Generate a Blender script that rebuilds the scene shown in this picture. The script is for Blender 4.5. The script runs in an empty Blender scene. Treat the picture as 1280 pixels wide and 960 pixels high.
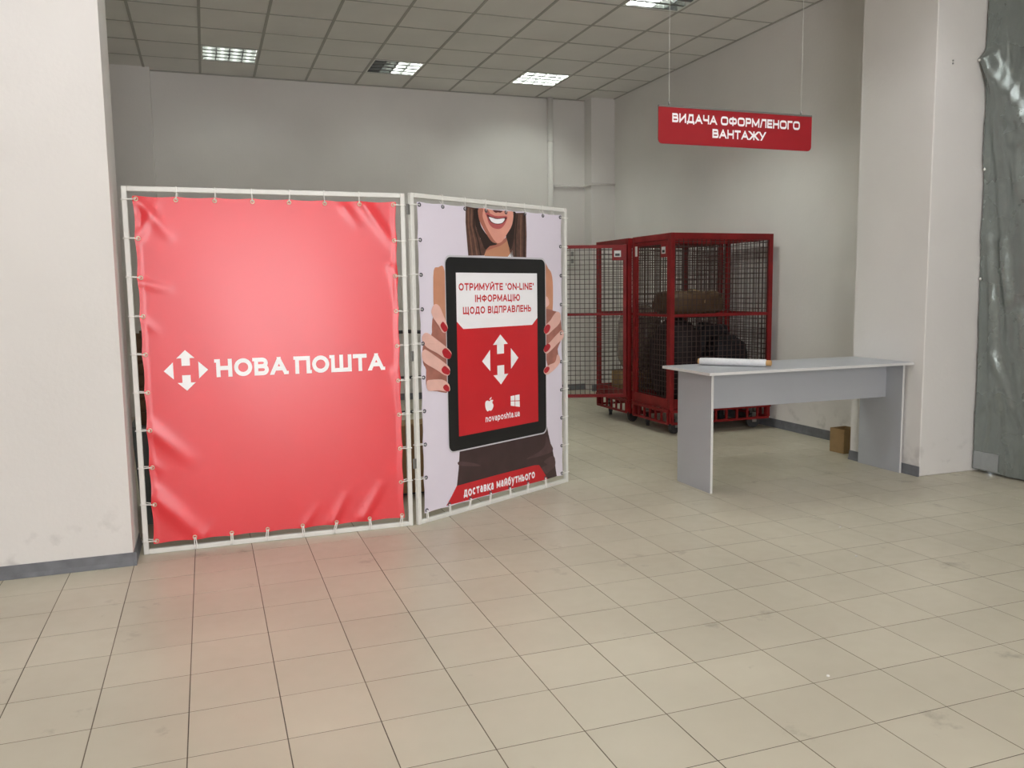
import bpy, bmesh, math, random
from mathutils import Vector, Matrix, noise as mnoise
from mathutils.geometry import tessellate_polygon

random.seed(7)
scene = bpy.context.scene
COL = scene.collection

# ------------------------------------------------------------------ camera
CAM_H = 1.412
YAW, PITCH, ROLL, FPX = 0.3476, 0.1114, -0.0131, 1047.49
cam = bpy.data.cameras.new('camera')
cam.sensor_fit = 'HORIZONTAL'; cam.sensor_width = 36.0
cam.lens = 36.0 * FPX / 1280.0
cam.clip_start = 0.05; cam.clip_end = 100
cam_o = bpy.data.objects.new('camera', cam); COL.objects.link(cam_o)
_f = Vector((math.sin(YAW)*math.cos(PITCH), math.cos(YAW)*math.cos(PITCH), -math.sin(PITCH)))
_r = Vector((math.cos(YAW), -math.sin(YAW), 0)); _u = _r.cross(_f)
_r2 = math.cos(ROLL)*_r + math.sin(ROLL)*_u; _u2 = -math.sin(ROLL)*_r + math.cos(ROLL)*_u
cam_o.matrix_world = Matrix(((_r2.x, _u2.x, -_f.x, 0), (_r2.y, _u2.y, -_f.y, 0), (_r2.z, _u2.z, -_f.z, CAM_H), (0, 0, 0, 1)))
scene.camera = cam_o

# ------------------------------------------------------------------ world, daylight through the shop window, exposure
world = bpy.data.worlds.new('world'); scene.world = world; world.use_nodes = True
world.node_tree.nodes['Background'].inputs[0].default_value = (0.80, 0.90, 1.0, 1)
world.node_tree.nodes['Background'].inputs[1].default_value = 1.0

def daylight(name, loc, sx, sy, power, col):
    l = bpy.data.lights.new(name, 'AREA'); l.shape = 'RECTANGLE'; l.size = sx; l.size_y = sy
    l.energy = power; l.color = col
    o = bpy.data.objects.new(name, l); COL.objects.link(o); o.location = loc
    o.rotation_euler = (math.radians(90), 0, 0)          # shines along +Y, into the room
    return o
WIN_X0, WIN_X1, WIN_Z0, WIN_Z1, WIN_Y = -0.5, 2.2, 0.12, 2.95, -3.2
daylight('window_daylight', ((WIN_X0+WIN_X1)/2, WIN_Y+0.03, (WIN_Z0+WIN_Z1)/2), WIN_X1-WIN_X0, WIN_Z1-WIN_Z0, 165, (1.0, 0.97, 0.985))
TUBE_STRENGTH = 50.0
FRONT_LEVEL = 1.45
FRONT_COLOR = (0.96, 0.96, 1.0)
TUBE_COLOR = (0.95, 1.0, 0.93)

scene.view_settings.view_transform = 'Standard'
scene.view_settings.look = 'None'
scene.view_settings.gamma = 1.0
scene.view_settings.use_curve_mapping = False
scene.view_settings.exposure = 0.5

# ------------------------------------------------------------------ helpers: colours and materials
def lin(c):
    return tuple((x/255/12.92 if x/255 <= 0.04045 else ((x/255+0.055)/1.055)**2.4) for x in c)

MATS = {}
def mat(name, rgb, rough=0.5, metal=0.0, vary=0.0, vscale=3.0, bump=0.0, bscale=60.0, rvary=0.0, spec=0.5, emit=None, estr=0.0, alpha=None, trans=0.0, coat=0.0):
    if name in MATS: return MATS[name]
    m = bpy.data.materials.new(name); m.use_nodes = True
    nt = m.node_tree; b = nt.nodes['Principled BSDF']
    c = lin(rgb)
    b.inputs['Base Color'].default_value = (*c, 1)
    b.inputs['Roughness'].default_value = rough
    b.inputs['Metallic'].default_value = metal
    b.inputs['Specular IOR Level'].default_value = spec
    if coat: b.inputs['Coat Weight'].default_value = coat; b.inputs['Coat Roughness'].default_value = 0.25
    if trans: b.inputs['Transmission Weight'].default_value = trans
    if emit:
        b.inputs['Emission Color'].default_value = (*emit, 1); b.inputs['Emission Strength'].default_value = estr
    if vary or bump or rvary:
        tc = nt.nodes.new('ShaderNodeNewGeometry')
    if vary:
        n = nt.nodes.new('ShaderNodeTexNoise'); n.inputs['Scale'].default_value = vscale; n.inputs['Detail'].default_value = 4
        nt.links.new(tc.outputs['Position'], n.inputs['Vector'])
        r = nt.nodes.new('ShaderNodeMapRange'); r.inputs[1].default_value = 0.3; r.inputs[2].default_value = 0.7
        r.inputs[3].default_value = 1-vary; r.inputs[4].default_value = 1+vary*0.6
        nt.links.new(n.outputs['Fac'], r.inputs[0])
        mx = nt.nodes.new('ShaderNodeMix'); mx.data_type = 'RGBA'; mx.blend_type = 'MULTIPLY'; mx.inputs[0].default_value = 1
        mx.inputs[6].default_value = (*c, 1); nt.links.new(r.outputs[0], mx.inputs[7]); nt.links.new(mx.outputs[2], b.inputs['Base Color'])
    if rvary:
        n2 = nt.nodes.new('ShaderNodeTexNoise'); n2.inputs['Scale'].default_value = 2.5; n2.inputs['Detail'].default_value = 5
        nt.links.new(tc.outputs['Position'], n2.inputs['Vector'])
        r2 = nt.nodes.new('ShaderNodeMapRange'); r2.inputs[1].default_value = 0.3; r2.inputs[2].default_value = 0.7
        r2.inputs[3].default_value = rough-rvary; r2.inputs[4].default_value = rough+rvary
        nt.links.new(n2.outputs['Fac'], r2.inputs[0]); nt.links.new(r2.outputs[0], b.inputs['Roughness'])
    if bump:
        n3 = nt.nodes.new('ShaderNodeTexNoise'); n3.inputs['Scale'].default_value = bscale; n3.inputs['Detail'].default_value = 4
        nt.links.new(tc.outputs['Position'], n3.inputs['Vector'])
        bp = nt.nodes.new('ShaderNodeBump'); bp.inputs['Strength'].default_value = bump; bp.inputs['Distance'].default_value = 0.01
        nt.links.new(n3.outputs['Fac'], bp.inputs['Height']); nt.links.new(bp.outputs['Normal'], b.inputs['Normal'])
    MATS[name] = m
    return m

# ------------------------------------------------------------------ helpers: mesh building
class MB:
    def __init__(s): s.v = []; s.f = []; s.m = []; s.sm = []
    def add(s, vs, fs, mi=0, smooth=False):
        o = len(s.v); s.v += [tuple(p) for p in vs]
        for f in fs:
            s.f.append(tuple(i+o for i in f)); s.m.append(mi); s.sm.append(smooth)
        return s
    def box(s, x0, y0, z0, x1, y1, z1, mi=0):
        vs = [(x0,y0,z0),(x1,y0,z0),(x1,y1,z0),(x0,y1,z0),(x0,y0,z1),(x1,y0,z1),(x1,y1,z1),(x0,y1,z1)]
        return s.add(vs, [(0,3,2,1),(4,5,6,7),(0,1,5,4),(1,2,6,5),(2,3,7,6),(3,0,4,7)], mi)
    def cbox(s, x0, y0, z0, x1, y1, z1, b=0.003, mi=0):
        """box with chamfered edges"""
        vs = []; 
        L = ((x0,x1),(y0,y1),(z0,z1))
        idx = {}
        for sx in (0,1):
            for sy in (0,1):
                for sz in (0,1):
                    c = (L[0][sx], L[1][sy], L[2][sz]); d = (b if sx == 0 else -b, b if sy == 0 else -b, b if sz == 0 else -b)
                    for ax in range(3):
                        p = [c[0]+d[0], c[1]+d[1], c[2]+d[2]]; p[ax] = c[ax]
                        idx[(sx,sy,sz,ax)] = len(vs); vs.append(tuple(p))
        fs = []
        cx = Vector(((x0+x1)/2, (y0+y1)/2, (z0+z1)/2))
        def face(ids):
            pts = [Vector(vs[i]) for i in ids]
            n = (pts[1]-pts[0]).cross(pts[2]-pts[0]); c = sum(pts, Vector())/len(pts)
            fs.append(tuple(ids) if n.dot(c-cx) > 0 else tuple(reversed(ids)))
        for a in (0,1):
            face([idx[(a,0,0,0)], idx[(a,1,0,0)], idx[(a,1,1,0)], idx[(a,0,1,0)]])
            face([idx[(0,a,0,1)], idx[(1,a,0,1)], idx[(1,a,1,1)], idx[(0,a,1,1)]])
            face([idx[(0,0,a,2)], idx[(1,0,a,2)], idx[(1,1,a,2)], idx[(0,1,a,2)]])
            for c in (0,1):
                face([idx[(a,c,0,0)], idx[(a,c,1,0)], idx[(a,c,1,1)], idx[(a,c,0,1)]])
                face([idx[(a,0,c,0)], idx[(a,1,c,0)], idx[(a,1,c,2)], idx[(a,0,c,2)]])
                face([idx[(0,a,c,1)], idx[(1,a,c,1)], idx[(1,a,c,2)], idx[(0,a,c,2)]])
                for d in (0,1): face([idx[(a,c,d,0)], idx[(a,c,d,1)], idx[(a,c,d,2)]])
        return s.add(vs, fs, mi)
    def tube(s, path, r, n=8, mi=0, closed=False, caps=True, smooth=True):
        P = [Vector(p) for p in path]; k = len(P); vs = []; fs = []
        up0 = None
        for i, p in enumerate(P):
            a = P[(i-1) % k] if (closed or i > 0) else P[i]
            b = P[(i+1) % k] if (closed or i < k-1) else P[i]
            t = (b-a).normalized()
            if up0 is None:
                up = Vector((0,0,1)) if abs(t.z) < 0.9 else Vector((1,0,0))
            else: up = up0
            x = t.cross(up).normalized(); up0 = y = x.cross(t).normalized()
            rr = r[i] if isinstance(r, (list, tuple)) else r
            for j in range(n):
                ang = 2*math.pi*j/n
                vs.append(p + rr*(math.cos(ang)*x + math.sin(ang)*y))
        for i in range(k if closed else k-1):
            for j in range(n):
                a = i*n+j; b = i*n+(j+1) % n; c = ((i+1) % k)*n+(j+1) % n; d = ((i+1) % k)*n+j
                fs.append((a, d, c, b))
        if caps and not closed:
            fs.append(tuple(range(n))); fs.append(tuple(reversed(range((k-1)*n, k*n))))
        return s.add(vs, fs, mi, smooth)
    def grid(s, fn, nu, nv, mi=0, smooth=True):
        vs = [fn(i/nu, j/nv) for j in range(nv+1) for i in range(nu+1)]
        fs = [(j*(nu+1)+i, j*(nu+1)+i+1, (j+1)*(nu+1)+i+1, (j+1)*(nu+1)+i) for j in range(nv) for i in range(nu)]
        return s.add(vs, fs, mi, smooth)
    def build(s, name, mats, parent=None, loc=None, kind=None):
        me = bpy.data.meshes.new(name); me.from_pydata(s.v, [], s.f)
        if not isinstance(mats, (list, tuple)): mats = [mats]
        for m in mats: me.materials.append(m)
        me.polygons.foreach_set('material_index', s.m); me.polygons.foreach_set('use_smooth', s.sm)
        me.update()
        return link(name, me, parent, loc, kind)

def link(name, data, parent=None, loc=None, kind=None):
    o = bpy.data.objects.new(name, data); COL.objects.link(o)
    if parent is not None: o.parent = parent
    if loc is not None: o.location = loc
    if kind: o['kind'] = kind
    return o
def tag(o, label, cat, group=None, kind=None):
    o['label'] = label; o['category'] = cat
    if group: o['group'] = group
    if kind: o['kind'] = kind
    return o
def thing(name, label, cat, loc=(0,0,0), rz=0.0, group=None):
    o = bpy.data.objects.new(name, None); COL.objects.link(o); o.empty_display_size = 0.1
    o.location = loc; o.rotation_euler = (0, 0, rz)
    return tag(o, label, cat, group)
def copy_tree(o, parent=None):
    c = o.copy(); COL.objects.link(c)
    if parent is not None: c.parent = parent
    for ch in list(o.children): copy_tree(ch, c)
    return c

# ------------------------------------------------------------------ helpers: drawn lettering (stroke alphabet, flat print)
def sup(cx, cy, rx, ry, a0, a1, n=2.0, k=14):
    out = []
    for i in range(k+1):
        a = math.radians(a0+(a1-a0)*i/k); c, s = math.cos(a), math.sin(a)
        out.append((cx+rx*math.copysign(abs(c)**(2/n), c), cy+ry*math.copysign(abs(s)**(2/n), s)))
    return out
def glyphs(n):
    """letter -> (relative width, strokes); strokes are centre lines in a unit cell"""
    O = lambda: ('loop', sup(.5,.5,.5,.5,0,360,n,28)[:-1])
    bowl = lambda y0, y1, x: [(0,y1)] + [(p[0],p[1]) for p in sup(x-.35,(y0+y1)/2,.35,(y1-y0)/2,90,-90,n,12)] + [(0,y0)]
    V0, V1 = [(0,0),(0,1)], [(1,0),(1,1)]
    A = [[(0,0),(.5,1)], [(1,0),(.5,1)], [(.2,.3),(.8,.3)]]
    VV = lambda a: [a]
    G = {
     'А': (1.0, A), 'A': (1.0, A),
     'В': (.86, [V0, bowl(.52,1,.93), bowl(0,.52,1)]),
     'Г': (.74, [V0, [(0,1),(1,1)]]),
     'Д': (1.05, [[(0,0),(1,0)], [(.14,0),(.32,1)], [(.32,1),(.86,1)], [(.86,0),(.86,1)], [(0,-.17),(0,0)], [(1,-.17),(1,0)]]),
     'Е': (.76, [V0, [(0,1),(1,1)], [(0,.5),(.9,.5)], [(0,0),(1,0)]]),
     'Ж': (1.35, [[(.5,0),(.5,1)], [(.03,1),(.42,.52)], [(.03,0),(.42,.52)], [(.97,1),(.58,.52)], [(.97,0),(.58,.52)], [(.4,.52),(.6,.52)]]),
     'И': (.95, [V0, V1, [(0,.04),(1,.96)]]),
     'Й': (.95, [V0, V1, [(0,.04),(1,.96)], sup(.5,1.36,.26,.14,200,340,2,8)]),
     'І': (.0, [[(.5,0),(.5,1)]]), 'I': (.0, [[(.5,0),(.5,1)]]),
     'К': (.9, [V0, [(0,.48),(.3,.48)], [(.22,.48),(.95,1)], [(.3,.52),(1,0)]]),
     'Л': (.95, [[(0,0),(.28,1)], [(.28,1),(1,1)], V1]),
     'М': (1.12, [V0, V1, [(0,.98),(.5,.12)], [(1,.98),(.5,.12)]]),
     'Н': (.92, [V0, V1, [(0,.5),(1,.5)]]),
     'О': (1.06, [O()]), 'O': (1.06, [O()]),
     'П': (.92, [V0, V1, [(0,1),(1,1)]]),
     'Р': (.82, [V0, bowl(.42,1,1)]),
     'С': (.9, [sup(.5,.5,.5,.5,45,315,n,24)]),
     'Т': (.86, [[(0,1),(1,1)], [(.5,0),(.5,1)]]),
     'У': (.92, [[(0,1),(.52,.32)], [(1,1),(.34,0)]]),
     'Ф': (1.15, [('loop', sup(.5,.53,.5,.33,0,360,n,24)[:-1]), [(.5,0),(.5,1)]]),
     'Ц': (.98, [V0, [(.88,0),(.88,1)], [(0,0),(1,0)], [(1,-.18),(1,0)]]),
     'Ч': (.86, [[(0,1),(0,.62)]+sup(.3,.62,.3,.2,180,270,n,8)+[(1,.42)], V1]),
     'Ш': (1.3, [V0, [(.5,0),(.5,1)], V1, [(0,0),(1,0)]]),
     'Щ': (1.36, [V0, [(.46,0),(.46,1)], [(.92,0),(.92,1)], [(0,0),(1,0)], [(1,-.18),(1,0)]]),
     'Ь': (.8, [V0, bowl(0,.56,1)]),
     'Ю': (1.4, [V0, [(0,.5),(.4,.5)], ('loop', sup(.69,.5,.31,.5,0,360,n,24)[:-1])]),
     'N': (.95, [V0, V1, [(0,.96),(1,.04)]]), 'L': (.7, [V0, [(0,0),(1,0)]]), 'E': (.76, [V0, [(0,1),(1,1)], [(0,.5),(.9,.5)], [(0,0),(1,0)]]),
     '-': (.34, [[(0,.38),(1,.38)]]),
     '“': (.22, [[(0,.82),(0,.98)], [(1,.82),(1,.98)]]), '”': (.22, [[(0,.82),(0,.98)], [(1,.82),(1,.98)]]),
     '.': (.0, [[(.5,0),(.5,.02)]]),
    }
    X = .72
    def low(c, w=None):
        W, st = G[c]; out = []
        for q in st:
            if isinstance(q, tuple): out.append(('loop', [(x, y*X) for x, y in q[1]]))
            else: out.append([(x, y*X) for x, y in q])
        return (w if w is not None else W*X*1.02, out)
    G['о'] = G['o'] = low('О'); G['т'] = low('Т'); G['в'] = low('В'); G['к'] = low('К'); G['м'] = low('М'); G['н'] = low('Н'); G['ь'] = low('Ь'); G['г'] = low('Г'); G['д'] = low('Д'); G['й'] = low('Й'); G['с'] = low('С')
    a = [sup(.42,.22,.42,.22,0,360,2,18), [(.88,0),(.88,.46)]+sup(.5,.46,.38,.26,0,150,2,10)]
    G['а'] = G['a'] = (.62, a)
    G['n'] = (.64, [[(0,0),(0,X)], sup(.5,.44,.5,.28,180,0,2,12)+[(1,0)]])
    G['u'] = (.64, [[(1,0),(1,X)], [(0,X)]+sup(.5,.28,.5,.28,180,360,2,12)])
    G['h'] = (.64, [[(0,0),(0,1)], sup(.5,.44,.5,.28,180,0,2,12)+[(1,0)]])
    G['p'] = (.68, [[(0,-.26),(0,X)], ('loop', sup(.5,.36,.5,.36,0,360,2,20)[:-1])])
    G['v'] = (.68, [[(0,X),(.5,0)], [(1,X),(.5,0)]])
    G['s'] = (.54, [sup(.5,.53,.46,.19,35,270,2,12)+sup(.5,.18,.5,.18,90,-145,2,12)])
    G['t'] = (.4, [[(.4,.94),(.4,.2)]+sup(.8,.2,.4,.2,180,270,2,6)+[(1,0)], [(0,X),(1,X)]])
    G['у'] = (.68, [[(0,X),(.5,.02)], [(1,X),(.28,-.26)]])
    G['б'] = (.68, [('loop', sup(.5,.33,.5,.33,0,360,2,20)[:-1]), [(0,.33),(.02,.6)]+sup(.55,.62,.5,.3,180,95,2,8)+[(.95,1.0)]])
    return G
def clip_y(poly, y, keep_above):
    out = []
    for i in range(len(poly)):
        a, b = poly[i], poly[(i+1) % len(poly)]
        ia = (a[1] >= y) if keep_above else (a[1] <= y); ib = (b[1] >= y) if keep_above else (b[1] <= y)
        if ia: out.append(a)
        if ia != ib:
            t = (y-a[1])/(b[1]-a[1]); out.append((a[0]+t*(b[0]-a[0]), y))
    return out
def text_polys(txt, height, width, weight=.2, n=2.0, aspect=1.0, gap=.14, lower=False, slab=False):
    """returns convex polygons of a printed line: cap height `height`, baseline 0, fitted to `width`"""
    G = glyphs(n); t = weight; x = 0; polys = []; word = 0; words = []
    for ch in txt:
        words += [word]*(len(polys)-len(words))
        if ch == ' ': x += .34*aspect+gap; word += 1; continue
        W, strokes = G[ch]; W = W*aspect
        inner = max(W-t, 0.0)
        def M(p):
            y = p[1]
            yy = t/2 + y*(1-t)
            return (x+t/2+p[0]*inner, yy)
        for sk, st in enumerate(strokes):
            loop = isinstance(st, tuple)
            pts = [M(p) for p in (st[1] if loop else st)]
            raw = st[1] if loop else st
            k = len(pts)
            if not loop and k == 2:
                a, b = Vector(pts[0]), Vector(pts[1]); d = (b-a)
                if d.length < 1e-6: d = Vector((0,1))
                d.normalize()
                diag = abs(d.x) > 0.05 and abs(d.y) > 0.05
                top = max(raw[0][1], raw[1][1]); bot = min(raw[0][1], raw[1][1])
                if diag:
                    a2 = a - d*2*t if raw[0][1] in (0, 1, .72, -.26) and raw[0][0] != .5 else a
                    b2 = b + d*2*t if raw[1][1] in (0, 1, .72, -.26) and raw[1][0] != .5 else b + d*t*.12
                else: a2 = a-d*t/2; b2 = b+d*t/2
                nn = Vector((-d.y, d.x))*t/2
                if diag: nn *= 1.0
                poly = [tuple(a2+nn), tuple(b2+nn), tuple(b2-nn), tuple(a2-nn)]
                if diag:
                    poly = clip_y(poly, t/2+bot*(1-t)-t/2, True); poly = clip_y(poly, t/2+top*(1-t)+t/2, False)
                if len(poly) > 2: polys.append((poly, sk))
                continue
            P = [Vector(p) for p in pts]
            if not loop:
                d0 = (P[0]-P[1]).normalized(); d1 = (P[-1]-P[-2]).normalized()
                if abs(d0.x) < .05 or abs(d0.y) < .05: P[0] = P[0]+d0*t/2
                if abs(d1.x) < .05 or abs(d1.y) < .05: P[-1] = P[-1]+d1*t/2
            Lp = []; Rp = []
            for i in range(k):
                a = P[(i-1) % k] if (loop or i > 0) else P[i]; b = P[(i+1) % k] if (loop or i < k-1) else P[i]
                e1 = (P[i]-a); e2 = (b-P[i])
                e1 = e1.normalized() if e1.length > 1e-6 else e2.normalized(); e2 = e2.normalized() if e2.length > 1e-6 else e1
                tt = (e1+e2); tt = tt.normalized() if tt.length > 1e-6 else e1
                nn = Vector((-tt.y, tt.x)); c = max(0.5, abs(nn.dot(Vector((-e1.y, e1.x)))))
                Lp.append(P[i]+nn*t/2/c); Rp.append(P[i]-nn*t/2/c)
            for i in range(k if loop else k-1):
                j = (i+1) % k
                polys.append(([tuple(Lp[i]), tuple(Lp[j]), tuple(Rp[j]), tuple(Rp[i])], sk))
        if ch in 'АAv':                                    # blunt apex where the two legs meet
            yb, yt = (1-t*.75, 1) if ch != 'v' else (0, t*.75)
            polys.append(([(x+W/2-t*.52, yb), (x+W/2+t*.52, yb), (x+W/2+t*.52, yt), (x+W/2-t*.52, yt)], 6))
        if slab:                                           # small half serifs of the headline face
            def bar(x0, y0, x1, y1): polys.append(([(x0,y0),(x1,y0),(x1,y1),(x0,y1)], 7+len(polys) % 3))
            if ch in 'НВПШ': bar(x-.10, 1-t*.8, x+t/2, 1)
            if ch == 'П': bar(x+W-t/2, 0, x+W+.09, t*.8)
            if ch == 'А': bar(x+W-t*.9, 0, x+W+.08, t*.8); bar(x-.02, 0, x+t*.9, t*.5)
            if ch == 'Т': bar(x-.03, 1-t*1.05, x+t*.5, 1)
        x += max(W, t)+gap
    x -= gap
    sx = width/x
    words += [word]*(len(polys)-len(words))
    return [[([(p[0]*sx, p[1]*height) for p in q], k) for (q, k), w in zip(polys, words) if w == i] for i in range(word+1)]
def put_polys(mb, polys, fn, mi=0):
    for q in polys:
        lift = 0.0
        if isinstance(q, tuple): q, k = q; lift = .00004*k          # strokes that cross lie one above the other like layers of ink
        vs = [fn(p[0], p[1], lift) for p in q]
        tri = tessellate_polygon([[Vector((p[0], p[1], 0)) for p in q]])
        fs = []
        for t in tri:
            a, b, c = (Vector((*q[i], 0)) for i in t)
            fs.append(t if (b-a).cross(c-a).z > 0 else tuple(reversed(t)))
        mb.add(vs, fs, mi)
def print_line(name, mats, parent, mi, txt, fn, *a, **kw):
    for word in text_polys(txt, *a, **kw):                  # every word is a print of its own
        mb = MB(); put_polys(mb, word, fn, mi); mb.build(name, mats, parent)
def smooth_outline(pts, k=3):
    out = []; n = len(pts)
    for i in range(n):
        p0, p1, p2, p3 = (Vector(pts[(i+j-1) % n]) for j in range(4))
        for s in range(k):
            t = s/k
            out.append(tuple(.5*((2*p1)+(p2-p0)*t+(2*p0-5*p1+4*p2-p3)*t*t+(3*p1-p0-3*p2+p3)*t**3)))
    return out
def round_rect(x0, y0, x1, y1, r, k=6):
    out = []
    for cx, cy, a0 in ((x1-r,y1-r,0),(x0+r,y1-r,90),(x0+r,y0+r,180),(x1-r,y0+r,270)):
        for i in range(k+1):
            a = math.radians(a0+90*i/k); out.append((cx+r*math.cos(a), cy+r*math.sin(a)))
    return out
def emblem_polys(cx, cy, hw, hh):
    q = []
    for s in (1, -1):
        q.append([(cx-.19*hw, cy+s*.23*hh), (cx+.19*hw, cy+s*.23*hh), (cx+.19*hw, cy+s*.62*hh), (cx-.19*hw, cy+s*.62*hh)])
        q.append([(cx-.41*hw, cy+s*.60*hh), (cx+.41*hw, cy+s*.60*hh), (cx, cy+s*1.0*hh)])
        q.append([(cx+s*hw, cy), (cx+s*.57*hw, cy+.42*hh), (cx+s*.57*hw, cy-.42*hh)])
    return q

# ------------------------------------------------------------------ materials
M_wall = mat('painted_wall', (226, 223, 219), .75, vary=.045, vscale=1.2, bump=.12, bscale=35)
M_skirt = mat('grey_skirting', (108, 110, 114), .55, vary=.25, vscale=14)
M_panel = mat('ceiling_panel', (232, 230, 225), .9, vary=.05, vscale=1.6, bump=.2, bscale=180)
M_tbar = mat('ceiling_bar', (172, 170, 163), .6)
M_white_metal = mat('white_metal', (226, 226, 220), .45, vary=.05, vscale=9)
M_louvre = mat('louvre_metal', (96, 98, 97), .35, metal=.3)
M_housing = mat('lamp_housing', (225, 226, 222), .4)
def tube_mat(level):
    if not level: return M_tube_off
    return mat('lit_tube_%02d' % round(level*10), (240, 240, 235), .4, emit=FRONT_COLOR if level == FRONT_LEVEL else TUBE_COLOR, estr=TUBE_STRENGTH*level)
M_tube_off = mat('dead_tube', (170, 172, 170), .3)
M_red_metal = mat('red_paint', (124, 24, 26), .5, spec=.25, vary=.22, vscale=7, rvary=.1)
M_wire = mat('mesh_wire', (62, 44, 40), .6)
M_rubber = mat('caster_rubber', (52, 52, 52), .6)
M_steel = mat('steel', (150, 150, 148), .35, metal=.8)
M_laminate = mat('grey_laminate', (176, 179, 184), .38, vary=.03, vscale=2)
M_edge = mat('pale_edge_band', (214, 214, 212), .4)
M_carton = mat('carton', (156, 128, 88), .8, vary=.18, vscale=9)
M_tape = mat('packing_tape', (170, 140, 96), .35)

def scuffed(m):
    # grey kick marks low on the wall paint
    nt = m.node_tree; b = nt.nodes['Principled BSDF']; src = b.inputs['Base Color'].links[0].from_socket
    g = nt.nodes.new('ShaderNodeNewGeometry'); sp = nt.nodes.new('ShaderNodeSeparateXYZ'); nt.links.new(g.outputs['Position'], sp.inputs[0])
    lo = nt.nodes.new('ShaderNodeMapRange'); lo.inputs[1].default_value = .12; lo.inputs[2].default_value = .34; lo.inputs[3].default_value = 1; lo.inputs[4].default_value = 0
    nt.links.new(sp.outputs[2], lo.inputs[0])
    n = nt.nodes.new('ShaderNodeTexNoise'); n.inputs['Scale'].default_value = 7; n.inputs['Detail'].default_value = 5; nt.links.new(g.outputs['Position'], n.inputs['Vector'])
    r = nt.nodes.new('ShaderNodeMapRange'); r.inputs[1].default_value = .56; r.inputs[2].default_value = .68; r.inputs[4].default_value = .4; nt.links.new(n.outputs['Fac'], r.inputs[0])
    mu = nt.nodes.new('ShaderNodeMath'); mu.operation = 'MULTIPLY'; nt.links.new(lo.outputs[0], mu.inputs[0]); nt.links.new(r.outputs[0], mu.inputs[1])
    mx = nt.nodes.new('ShaderNodeMix'); mx.data_type = 'RGBA'; mx.inputs[7].default_value = (*lin((150, 146, 142)), 1)
    nt.links.new(mu.outputs[0], mx.inputs[0]); nt.links.new(src, mx.inputs[6]); nt.links.new(mx.outputs[2], b.inputs['Base Color'])
scuffed(M_wall)

# tile material: warm grey glazed floor tile, per-tile tone from its grid cell
TILE, TX0, TY0 = 0.3, 1.0769, 2.6279
def tile_material():
    m = bpy.data.materials.new('floor_tile'); m.use_nodes = True; nt = m.node_tree; b = nt.nodes['Principled BSDF']
    N = nt.nodes.new; Lk = nt.links.new
    geo = N('ShaderNodeNewGeometry')
    sub = N('ShaderNodeVectorMath'); sub.operation = 'SUBTRACT'; sub.inputs[1].default_value = (TX0, TY0, 0); Lk(geo.outputs['Position'], sub.inputs[0])
    sc = N('ShaderNodeVectorMath'); sc.operation = 'SCALE'; sc.inputs['Scale'].default_value = 1/TILE; Lk(sub.outputs[0], sc.inputs[0])
    fl = N('ShaderNodeVectorMath'); fl.operation = 'FLOOR'; Lk(sc.outputs[0], fl.inputs[0])
    sep = N('ShaderNodeSeparateXYZ'); Lk(fl.outputs[0], sep.inputs[0])
    com = N('ShaderNodeCombineXYZ'); Lk(sep.outputs[0], com.inputs[0]); Lk(sep.outputs[1], com.inputs[1])
    wn = N('ShaderNodeTexWhiteNoise'); wn.noise_dimensions = '2D'; Lk(com.outputs[0], wn.inputs['Vector'])
    n1 = N('ShaderNodeTexNoise'); n1.inputs['Scale'].default_value = 1.1; n1.inputs['Detail'].default_value = 5; Lk(geo.outputs['Position'], n1.inputs['Vector'])
    n2 = N('ShaderNodeTexNoise'); n2.inputs['Scale'].default_value = 14; n2.inputs['Detail'].default_value = 6; Lk(geo.outputs['Position'], n2.inputs['Vector'])
    ramp = N('ShaderNodeMix'); ramp.data_type = 'RGBA'
    ramp.inputs[6].default_value = (*lin((178, 172, 153)), 1); ramp.inputs[7].default_value = (*lin((196, 190, 170)), 1)
    mr = N('ShaderNodeMapRange'); mr.inputs[1].default_value = .35; mr.inputs[2].default_value = .65; Lk(n1.outputs['Fac'], mr.inputs[0])
    av = N('ShaderNodeMath'); av.operation = 'MULTIPLY_ADD'; av.inputs[1].default_value = .35
    sc2 = N('ShaderNodeMath'); sc2.operation = 'MULTIPLY'; sc2.inputs[1].default_value = .65; Lk(mr.outputs[0], sc2.inputs[0])
    Lk(wn.outputs['Value'], av.inputs[0]); Lk(sc2.outputs[0], av.inputs[2]); Lk(av.outputs[0], ramp.inputs[0])
    # scuffs and grime spots
    st = N('ShaderNodeTexNoise'); st.inputs['Scale'].default_value = 3.3; st.inputs['Detail'].default_value = 8; st.inputs['Roughness'].default_value = .62; Lk(geo.outputs['Position'], st.inputs['Vector'])
    sm = N('ShaderNodeMapRange'); sm.inputs[1].default_value = .63; sm.inputs[2].default_value = .72; sm.inputs[3].default_value = 0; sm.inputs[4].default_value = .55; Lk(st.outputs['Fac'], sm.inputs[0])
    dk = N('ShaderNodeMix'); dk.data_type = 'RGBA'; dk.inputs[7].default_value = (*lin((118, 108, 92)), 1)
    Lk(sm.outputs[0], dk.inputs[0]); Lk(ramp.outputs[2], dk.inputs[6]); Lk(dk.outputs[2], b.inputs['Base Color'])
    rr = N('ShaderNodeMapRange'); rr.inputs[1].default_value = .3; rr.inputs[2].default_value = .7; rr.inputs[3].default_value = .30; rr.inputs[4].default_value = .44
    Lk(n2.outputs['Fac'], rr.inputs[0]); Lk(rr.outputs[0], b.inputs['Roughness'])
    b.inputs['Specular IOR Level'].default_value = .45
    return m
M_tile = tile_material()
M_grout = mat('grout', (104, 94, 80), .9, vary=.6, vscale=1.9)

# ------------------------------------------------------------------ the setting
H = 3.97
YB, XR = 10.75, 5.35                   # back wall, right wall
def struct(name, mb, m, label, cat):
    o = mb.build(name, m); return tag(o, label, cat, kind='structure')

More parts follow.
